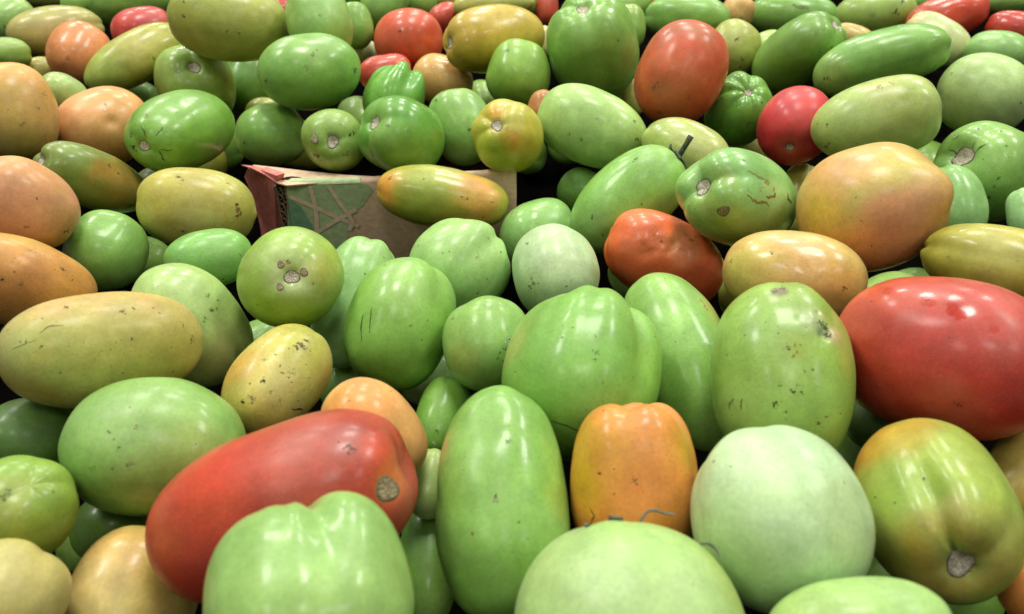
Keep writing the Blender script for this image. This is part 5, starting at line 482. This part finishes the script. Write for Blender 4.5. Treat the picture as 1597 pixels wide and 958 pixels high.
def skin_colours(d, v, TH, PH):
    """the ripening pattern of the skin: ground colour, blushes, streaks and mottling"""
    B, seed = d['B'], d['seed']
    base = fruit(d['col'])
    rng = np.random.default_rng(seed + 3)
    c = np.cos(TH)
    q = v / B
    col = np.repeat(base[None, :], len(v), 0)
    # paler, yellower flank on one side and greener shoulders
    side = wavy(q, seed + 21, 1.1)[:, None]
    col = col * (1 + side * np.array([.15, .06, .05]))
    # milky, less ripe clouds under the skin
    cl = 1 / (1 + np.exp(-6 * (wavy(q * np.array([1, 1, .6]), seed + 23, 2.4) - .25)))[:, None] * .34
    col = col * (1 - cl) + (base * np.array([1.10, 1.08, 1.25]) + np.array([.035, .035, .02])) * cl
    warp = 1 + .38 * wavy(q, seed + 5, 3.0) + .2 * wavy(q, seed + 6, 8.0)
    for (x, y, z, r, h, st) in d.get('paint', ()):
        dist = np.sqrt(((v - (x, y, z)) ** 2).sum(1)) * np.clip(warp, .45, 1.7)
        f = min(1.0, st * 1.12) / (1 + np.exp((dist / r - 1.0) * (4.2 if r > .004 else 7)))
        f = (f / (1 + math.exp(-4.2)) * 1.0)[:, None]
        col = col * (1 - f) + fruit(h) * f
    # lengthwise streaks from the stem end
    u = np.stack([np.cos(PH), np.sin(PH), c * .22], 1)
    st = (.7 * wavy(u, seed + 31, 9, 12) + .5 * wavy(u, seed + 32, 22, 14)) * np.clip(np.sin(TH), 0, 1)
    col = col * (1 + .065 * st[:, None] * np.array([1, .8, 1.1]))
    mott = wavy(q, seed + 41, 6, 10)
    col = col * (1 + .075 * mott[:, None])
    rr = np.sqrt(v[:, 0] ** 2 + v[:, 1] ** 2) / B
    if d.get('scar'):
        halo = np.exp(-(np.clip(rr - d['scar'], 0, 9) / .12) ** 2) * (c > 0)
        ray_ = .5 + .5 * np.sin(PH * 5 + rng.uniform(0, 6.28) + 1.5 * np.sin(PH * 2))
        f = (.45 * halo * (.45 + .55 * ray_))[:, None]
        tint = base * np.array([1.15, 1.12, 1.6]) + .05
        col = col * (1 - f) + tint * f
    return np.clip(col, .003, .85)

class Marks:
    def __init__(s, bvh, seed):
        s.v, s.f, s.c, s.bvh = [], [], [], bvh
        s.r = random.Random(seed)
    def snap(s, p, lift):
        co, n, _, _ = s.bvh.find_nearest(Vector(p))
        return co + n * lift, n
    def disc(s, p, r, rgb, lift=.00008, soft=True, alpha=1.0, el=None):
        co, n = s.snap(p, 0)
        t = n.orthogonal().normalized(); b = n.cross(t)
        a0 = s.r.uniform(0, 6.28); el = el or s.r.uniform(.6, 1.0)
        N = 12; i0 = len(s.v)
        s.v.append(s.snap(co, lift)[0]); s.c.append((*rgb, alpha))
        wob = [s.r.uniform(.65, 1.2) for _ in range(N)]
        for k, al in ((.62, alpha), (1.15, 0.0 if soft else alpha)):
            for i in range(N):
                a = 6.283 * i / N
                rr = r * k * wob[i]
                x, y = math.cos(a) * rr, math.sin(a) * rr * el
                x, y = x * math.cos(a0) - y * math.sin(a0), x * math.sin(a0) + y * math.cos(a0)
                s.v.append(s.snap(co + t * x + b * y, lift)[0]); s.c.append((*rgb, al))
        for i in range(N):
            j = (i + 1) % N
            s.f.append((i0, i0 + 1 + i, i0 + 1 + j))
            s.f.append((i0 + 1 + i, i0 + 1 + N + i, i0 + 1 + N + j, i0 + 1 + j))
    def spot(s, p, r, rgb):
        # a stain is a cluster of uneven flecks, not one round dot
        co, n = s.snap(p, 0)
        t = n.orthogonal().normalized(); b = n.cross(t)
        k = 1 if r < .0006 else (4 if r < .0011 else 8)
        s.disc(p, r * (.75 if k == 1 else .55), rgb * s.r.uniform(.8, 1.2) + .012, alpha=.78)
        for i in range(k - 1):
            a, q = s.r.uniform(0, 6.283), r * s.r.uniform(.45, 1.15)
            s.disc(co + t * math.cos(a) * q + b * math.sin(a) * q, r * s.r.uniform(.12, .42), rgb * s.r.uniform(.6, 1.3), lift=.00008 + .00001 * i, alpha=s.r.uniform(.35, .8))
    def line(s, pts, w, rgb):
        P = [Vector(p) for p in pts]
        Q = []
        for a, b in zip(P, P[1:]):
            for k in range(4): Q.append(a.lerp(b, k / 4))
        Q.append(P[-1])
        i0 = len(s.v); n_ = len(Q)
        for k, q in enumerate(Q):
            tan = (Q[min(k + 1, n_ - 1)] - Q[max(k - 1, 0)]).normalized()
            co, n = s.snap(q, .00009)
            sd = n.cross(tan).normalized()
            ww = w * .5 * (1.15 * math.sin(math.pi * min(max((k + .6) / n_, 0.08), .92)) ** .6) * s.r.uniform(.6, 1.3)
            j = sd * s.r.uniform(-.3, .3) * w
            for o, al in ((-1.5, 0), (-.45, .72), (.45, .72), (1.5, 0)):
                s.v.append(s.snap(co + j + sd * o * ww, .00009)[0]); s.c.append((*rgb, al))
        for k in range(n_ - 1):
            for m in range(3):
                a = i0 + k * 4 + m
                s.f.append((a, a + 4, a + 5, a + 1))

def scar_mesh(name, bvh, origin, normal, r, seed, parent, tone='c6beaa'):
    """corky round of dried tissue where the stalk broke off, with a dark torn rim"""
    rg = random.Random(seed)
    n = Vector(normal); t = n.orthogonal().normalized(); b = n.cross(t)
    N = 28; rings = (.0, .25, .48, .70, .88, .97, 1.06)
    v, c, f = [], [], []
    tan, rim, edge = lin(tone, 1.05), lin('5a4c34', .9), lin('85904f', .9)
    wob = [1 + .10 * math.sin(2 * 6.283 * i / N + seed) + .07 * math.sin(3 * 6.283 * i / N + seed * 2) + rg.uniform(-.03, .03) for i in range(N)]
    for k, q in enumerate(rings):
        for i in range(1 if k == 0 else N):
            a = 6.283 * i / N
            rr = r * q * (wob[i] if k > 2 else 1)
            p = Vector(origin) + t * math.cos(a) * rr + b * math.sin(a) * rr
            hit = bvh.ray_cast(p + n * r * 2.5, -n, r * 6)
            co = hit[0] if hit[0] is not None else bvh.find_nearest(p)[0]
            h = (.10, .05, .12, .06, .10, .05, -.01)[k] * r * rg.uniform(.4, 1.5) + .00006
            v.append(co + n * h)
            s = rg.uniform(.75, 1.2)
            base = tan * s if k < 4 else (tan * .7 * s if k == 4 else (rim if k == 5 else edge))
            c.append((*base, 1))
    for i in range(N):
        f.append((0, 1 + i, 1 + (i + 1) % N))
    for k in range(1, len(rings) - 1):
        for i in range(N):
            a = 1 + (k - 1) * N; j = (i + 1) % N
            f.append((a + i, a + N + i, a + N + j, a + j))
    return mesh_object(name, v, f, CORK, parent, c)

def ribbon(path, width, thick, seed, taper=True, curl=.4):
    """a curled dry sepal: a strip with thickness along a path"""
    rg = random.Random(seed)
    P = [Vector(p) for p in path]
    Q = []
    for k in range(len(P) - 1):
        p0, p1, p2, p3 = P[max(k - 1, 0)], P[k], P[k + 1], P[min(k + 2, len(P) - 1)]
        for s in range(5):
            t = s / 5
            Q.append(.5 * ((2 * p1) + (p2 - p0) * t + (2 * p0 - 5 * p1 + 4 * p2 - p3) * t * t + (3 * p1 - p0 - 3 * p2 + p3) * t ** 3))
    Q.append(P[-1])
    v, f = [], []
    ref = Vector((.3, .2, .9)).normalized()
    for k, q in enumerate(Q):
        tan = (Q[min(k + 1, len(Q) - 1)] - Q[max(k - 1, 0)]).normalized()
        sd = tan.cross(ref)
        if sd.length < .1: sd = tan.cross(Vector((1, 0, 0)))
        sd.normalize(); up = sd.cross(tan)
        a = curl * k / len(Q) * 3
        sd, up = sd * math.cos(a) + up * math.sin(a), up * math.cos(a) - sd * math.sin(a)
        w = width * .5 * ((1 - (k / len(Q)) ** 2 * .8) if taper else 1) * rg.uniform(.8, 1.2)
        h = thick * .5
        for x, y in ((-w, 0), (-w * .5, h), (w * .5, h), (w, 0), (w * .5, -h), (-w * .5, -h)):
            v.append(q + sd * x + up * y)
    for k in range(len(Q) - 1):
        for m in range(6):
            a = k * 6; n = (m + 1) % 6
            f.append((a + m, a + 6 + m, a + 6 + n, a + n))
    f.append(tuple(range(6))[::-1]); f.append(tuple(range(len(v) - 6, len(v))))
    return v, f

# ------------------------------------------------------------------ setting: the bin the fruit lies in
def sheet(name, z, x0, x1, y0, y1, mat):
    o = mesh_object(name, [(x0, y0, z), (x1, y0, z), (x1, y1, z), (x0, y1, z)], [(0, 1, 2, 3)], mat, smooth=False)
    o['kind'] = 'structure'
    return o
sheet('bin_floor', -.085, -1.2, 1.2, -.1, 1.6, plain_material('shade_black_crate_board', (.0022, .002, .0016), .9, 40, .4, spec=0))  # floor coloured near black to put deep shade into the gaps

# ------------------------------------------------------------------ the carton among the tomatoes
K_BROWN = plain_material('brown_cardboard', lin('dcbc9e'), .85, 260, .16, True)
K_RED = plain_material('red_printed_cardboard', lin('d8827c'), .6, 200, .22, True)
K_LIGHT = plain_material('light_green_print', lin('b8cc9c'), .7, 260, .16, True)
K_DARK = plain_material('dark_green_print', lin('80ac88'), .7, 260, .18, True)
K_LINE = plain_material('bare_cardboard_line', lin('ecd0b4'), .85, 260, .14, True)
K_TORN = plain_material('torn_cardboard', lin('8f7a64'), .9, 700, .5)
K_SHADE = plain_material('painted_gap_shade', (.012, .009, .007), .95, 300, .3)  # near-black colour standing in for shade inside the flutes and the tear

carton = bpy.data.objects.new('cardboard_carton', None)
COL.objects.link(carton)
cx, cy, cz = CARTON['corner']
carton.location = (cx, cy, cz)
carton.rotation_euler = (0, 0, math.radians(CARTON['yaw']))
carton['label'] = 'brown cardboard carton with green leaf print and red side flap among the tomatoes'
carton['category'] = 'carton'
# local frame: x along the front panel, y into the carton, z up
TOP = CARTON['top']
def top_z(x):
    for (x0, z0), (x1, z1) in zip(TOP, TOP[1:]):
        if x <= x1: return z0 + (z1 - z0) * (x - x0) / (x1 - x0)
    return TOP[-1][1]

def front_panel():
    xs = np.linspace(.0066, TOP[-1][0], 30)
    v, f = [], []
    rg = random.Random(3)
    for x in xs:
        zt = top_z(x) + rg.uniform(-.0003, .0003)
        dp = .0062
        up = 0
        for y, z in ((0, -.078), (0, -.04), (0, zt - .0022), (.0005, zt - .0006), (.0022, zt), (dp - .0016, zt + .0002 + up), (dp - .0004, zt - .0008 + up), (dp, zt - .003 + up), (dp, -.078)):
            v.append((x, y, z))
    n = 9
    for i in range(len(xs) - 1):
        for k in range(n):
            a = i * n; j = (k + 1) % n
            f.append((a + k, a + n + k, a + n + j, a + j))
    f.append(tuple(range(n))); f.append(tuple(range(len(v) - n, len(v)))[::-1])
    return mesh_object('front_panel', v, f, K_BROWN, carton)
front_panel()

def flat_print(name, mat, polys, y):
    v, f = [], []
    for n_, poly in enumerate(polys):
        i0 = len(v)
        y -= .00003
        for x, z in poly:
            v.append((x, y, min(z, top_z(x) - .0016)))
        f.append(tuple(range(i0, i0 + len(poly))))
    o = mesh_object(name, v, f, mat, carton, smooth=False)
    return o

def densify(poly, step=.004):
    out = []
    for (x0, z0), (x1, z1) in zip(poly, poly[1:] + poly[:1]):
        n = max(1, int(math.hypot(x1 - x0, z1 - z0) / step))
        out += [(x0 + (x1 - x0) * i / n, z0 + (z1 - z0) * i / n) for i in range(n)]
    return out
flat_print('leaf_print', K_LIGHT, [densify(CARTON['light'])], -.0004)
flat_print('dark_leaf_print', K_DARK, [densify(CARTON['dark'])], -.0007)
strips = []
for pts, w in CARTON['lines']:
    w = w * .48 / 1230 * .5
    for (x0, z0), (x1, z1) in zip(pts, pts[1:]):
        dx, dz = x1 - x0, z1 - z0; l = math.hypot(dx, dz); nx, nz = -dz / l * w, dx / l * w
        strips.append([(x0 + nx, z0 + nz), (x1 + nx, z1 + nz), (x1 - nx, z1 - nz), (x0 - nx, z0 - nz)])
flat_print('leaf_vein_print', K_LINE, strips, -.0010)
# green ink that folds over the top edge
v, f = [], []
xs = np.linspace(.0085, .058, 16)
for i, x in enumerate(xs):
    zt = top_z(x); e = .0016 * (1 - i / 16) + .0008
    yo = 0
    v += [(x, -.00075 + yo, zt - .0020), (x, -.0002 + yo, zt + .0001), (x, .0022 + yo, zt + .0008), (x, .0022 + e + yo, zt + .0009)]
for i in range(15):
    for k in range(3):
        a = i * 4 + k; f.append((a, a + 4, a + 5, a + 1))
mesh_object('folded_print_edge', v, f, K_LIGHT, carton)
# cut end of the board: flutes between two liners, their shade painted on a sheet
def edge():
    v, f = [], []
    def box(x0, x1, y0, y1, z0, z1):
        i = len(v)
        v.extend([(x0, y0, z0), (x1, y0, z0), (x1, y1, z0), (x0, y1, z0), (x0, y0, z1), (x1, y0, z1), (x1, y1, z1), (x0, y1, z1)])
        f.extend([tuple(i + k for k in q) for q in ((0, 1, 5, 4), (1, 2, 6, 5), (2, 3, 7, 6), (3, 0, 4, 7), (4, 5, 6, 7), (3, 2, 1, 0))])
    box(-.0008, -.0002, -.0006, .012, -.075, -.002)
    box(.0056, .0064, -.0010, .012, -.075, -.001)
    box(.0028, .0032, .0002, .012, -.075, -.004)
    def zig(x0, x1, ph):
        N = 70; i0 = len(v)
        for k in range(N):
            z = -.004 - k * .001
            x = (x0 + x1) / 2 + (x1 - x0) / 2 * math.sin(k * 1.05 + ph + .5 * math.sin(k * .3))
            for dx, y in ((-.00016, -.0002), (.00016, -.0002), (.00016, .012), (-.00016, .012)):
                v.append((x + dx, y, z))
        for k in range(N - 1):
            for m in range(4):
                a = i0 + k * 4; n = (m + 1) % 4
                f.append((a + m, a + n, a + 4 + n, a + 4 + m))
    zig(-.0001, .0028, 0); zig(.0032, .0055, 1.3)
    return mesh_object('corrugated_edge', v, f, K_TORN, carton, smooth=False)
edge()
mesh_object('flute_shade_sheet', [(-.0004, .003, -.0745), (.0060, .003, -.0745), (.0060, .003, -.0035), (-.0004, .003, -.0035)], [(0, 1, 2, 3)], K_SHADE, carton, smooth=False)  # sheet painted dark as the shade between the flutes
# crumpled fold where the liner is torn open at the corner
v, f = [], []
rg = random.Random(5)
for i in range(9):
    for k in range(9):
        a = math.pi * (k / 8 - .1)
        r = .0042 * (1 - .05 * i) + rg.uniform(-.0006, .0006)
        v.append((.0024 - math.cos(a) * r + rg.uniform(-.0004, .0004), -.0012 + i * .0013, -.0052 + math.sin(a) * r * 1.2))
for i in range(8):
    for k in range(8):
        a = i * 9 + k; f.append((a, a + 9, a + 10, a + 1))
mesh_object('torn_liner', v, f, K_TORN, carton)

def slab(name, poly, nrm, thick, mat):
    inv = (Matrix.Translation(carton.location) @ Matrix.Rotation(math.radians(CARTON['yaw']), 4, 'Z')).inverted()
    n = Vector(nrm)
    front = [inv @ Vector(p) for p in poly]
    back = [inv @ (Vector(p) - n * thick) for p in poly]
    k = len(poly)
    f = [tuple(range(k)), tuple(range(2 * k - 1, k - 1, -1))] + [(i, i + k, (i + 1) % k + k, (i + 1) % k) for i in range(k)]
    return mesh_object(name, front + back, f, mat, carton, smooth=False)
fl = slab('side_panel', CARTON['flap'], tuple(-x for x in CARTON['flap_n']) if CARTON['flap_n'][1] > 0 else CARTON['flap_n'], .006, K_RED)
slab('corner_gusset', CARTON['gusset'], (0, 0, 1), .0009, K_BROWN)
slab('red_print', CARTON['redprint'], (0, 0, 1), .0008, K_RED)
slab('torn_slit', CARTON['tear'], (0, 0, 1), .0004, K_SHADE)  # tear laid on as a thin sheet, its inner shade painted near black

# ------------------------------------------------------------------ the tomatoes
GROUP = 'plum tomatoes heaped in the bin'
def build_tomato(d):
    px = d['px']
    nu = int(min(190, max(56, px * 1.25))); nv = int(min(140, max(42, px * .95)))
    v, TH, PH = tomato_arrays(d, nu, nv)
    quads, tris = tomato_faces(nu, nv)
    me = fast_mesh('tomato', v, quads, tris)
    col = skin_colours(d, v, TH, PH)
    sp = d.get('sp', .1)
    rgba = np.concatenate([col, np.full((len(v), 1), sp)], 1).astype(np.float32)
    me.color_attributes.new('skin', 'FLOAT_COLOR', 'POINT').data.foreach_set('color', rgba.ravel())
    wax = np.clip(d.get('rg', .25) + .05 * wavy(v / d['B'], d['seed'] + 51, 2.5), .08, .6).astype(np.float32)
    for (x, y, z, r) in d.get('wet', ()):
        q = np.exp(-((v - (x, y, z)) ** 2).sum(1) / r ** 2 * np.clip(1 + .8 * wavy(v / d['B'], d['seed'] + 61, 14), .3, 2))
        wax = np.where(q > .42, .03, wax).astype(np.float32)
    me.attributes.new('wax', 'FLOAT', 'POINT').data.foreach_set('value', wax)
    me.materials.append(SKIN)
    o = bpy.data.objects.new('tomato', me)
    COL.objects.link(o)
    o.location = d['loc']
    o.rotation_mode = 'QUATERNION'
    o.rotation_quaternion = d['rot']
    o['label'] = d['label']; o['category'] = 'tomato'; o['group'] = GROUP
    if not (d.get('scar') or d.get('marks') or d.get('calyx')):
        return o
    bvh = BVHTree.FromPolygons([Vector(p) for p in v.tolist()], quads.tolist() + tris.tolist())
    if d.get('scar'):
        hit = bvh.ray_cast(Vector((0, 0, d['A'] * 2)), Vector((0, 0, -1)))
        scar_mesh('stem_scar', bvh, hit[0], (0, 0, 1), d['scar'] * d['B'] * .86, d['seed'], o)
    mk = Marks(bvh, d['seed'])
    if d.get('scar'):
        rg = random.Random(d['seed'])
        for i in range(rg.randint(2, 5)):
            a = rg.uniform(0, 6.283); r0 = d['scar'] * d['B'] * .86; l = r0 * rg.uniform(.25, .8)
            pts = [hit[0] + Vector((math.cos(a + w) * r, math.sin(a + w) * r, 0)) for r, w in ((r0 * .95, 0), (r0 + l * .5, rg.uniform(-.1, .1)), (r0 + l, rg.uniform(-.2, .2)))]
            mk.line(pts, .00028, lin('7c7c46'))
    for m in d.get('marks', ()):
        if m[0] == 'd':
            mk.spot(m[1], m[2], lin(m[3], 1.0))
        elif m[0] == 'l':
            mk.line(m[1], m[2], lin(m[3], .85))
        elif m[0] == 's':
            n = bvh.find_nearest(Vector(m[1]))[1]
            scar_mesh('corky_scar', bvh, m[1], n, m[2] * .9, d['seed'] + len(mk.v) + 5, o, m[3])
    if mk.v:
        b = mesh_object('blemish', mk.v, mk.f, MARK, o, mk.c)
        b['kind'] = 'stuff'
    if d.get('calyx'):
        z0 = bvh.ray_cast(Vector((0, 0, d['A'] * 2)), Vector((0, 0, -1)))[0]
        B = d['B']; rg = random.Random(2)
        inv = o.rotation_quaternion.to_matrix().inverted()
        for k in range(6):
            a = k * 1.047 + .3
            pts = []
            for q, h in ((.03, .05), (.18, .10), (.34, .06), (.46 + rg.uniform(-.05, .1), .16 + rg.uniform(-.05, .2))):
                a2 = a + rg.uniform(-.25, .25)
                p = Vector((math.cos(a2) * q * B, math.sin(a2) * q * B, d['A'] * 2))
                hit = bvh.ray_cast(p, Vector((0, 0, -1)))[0]
                pts.append(hit + Vector((0, 0, h * B * .6)))
            vv, ff = ribbon(pts, .0042, .0011, 40 + k, curl=rg.uniform(-.8, .8))
            mesh_object('sepal', vv, ff, DRY, o)
        up = inv @ Vector((.25, .0, .97))
        d0 = Vector((0, 0, 1)).lerp(up, .65).normalized()
        st = [z0 - d0 * .002, z0 + d0 * .004, z0 + d0 * .010, z0 + d0 * .0150 + up * .001]
        vv, ff = [], []
        t = d0.orthogonal().normalized(); b2 = d0.cross(t)
        for k, (p, r) in enumerate(zip(st, (.0022, .0016, .0015, .0018))):
            for i in range(14):
                a = i * 6.283 / 14
                vv.append(p + (t * math.cos(a) + b2 * math.sin(a)) * r * (1 + .1 * math.sin(5 * a)))
        for k in range(3):
            for i in range(14):
                j = (i + 1) % 14
                ff.append((k * 14 + i, k * 14 + j, k * 14 + 14 + j, k * 14 + 14 + i))
        ff.append(tuple(range(42, 56)))
        mesh_object('stalk', vv, ff, DRY, o)
    return o

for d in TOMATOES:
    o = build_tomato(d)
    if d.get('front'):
        for k, pts in enumerate(FRONT_SEPALS):
            vv, ff = ribbon(pts, (.0042, .003, .0016, .0014)[k], .0007, 70 + k, taper=k > 1, curl=.15)
            mesh_object('dried_sepal', vv, ff, GREY_DRY, o)

for k, (loc, rot, A, B, label) in enumerate(BURIED):
    rg = random.Random(k)
    o = build_tomato(dict(loc=loc, rot=rot, A=A, B=B, n1=2.4, n2=2.2, seed=3000 + k, px=60, sp=.2, rg=.3,
                          col=rg.choice(('6c9c48', '7cac58', '8ab464', '7aa850', 'a0a850')),
                          label=label))
    o['group'] = 'buried tomatoes seen through the gaps'
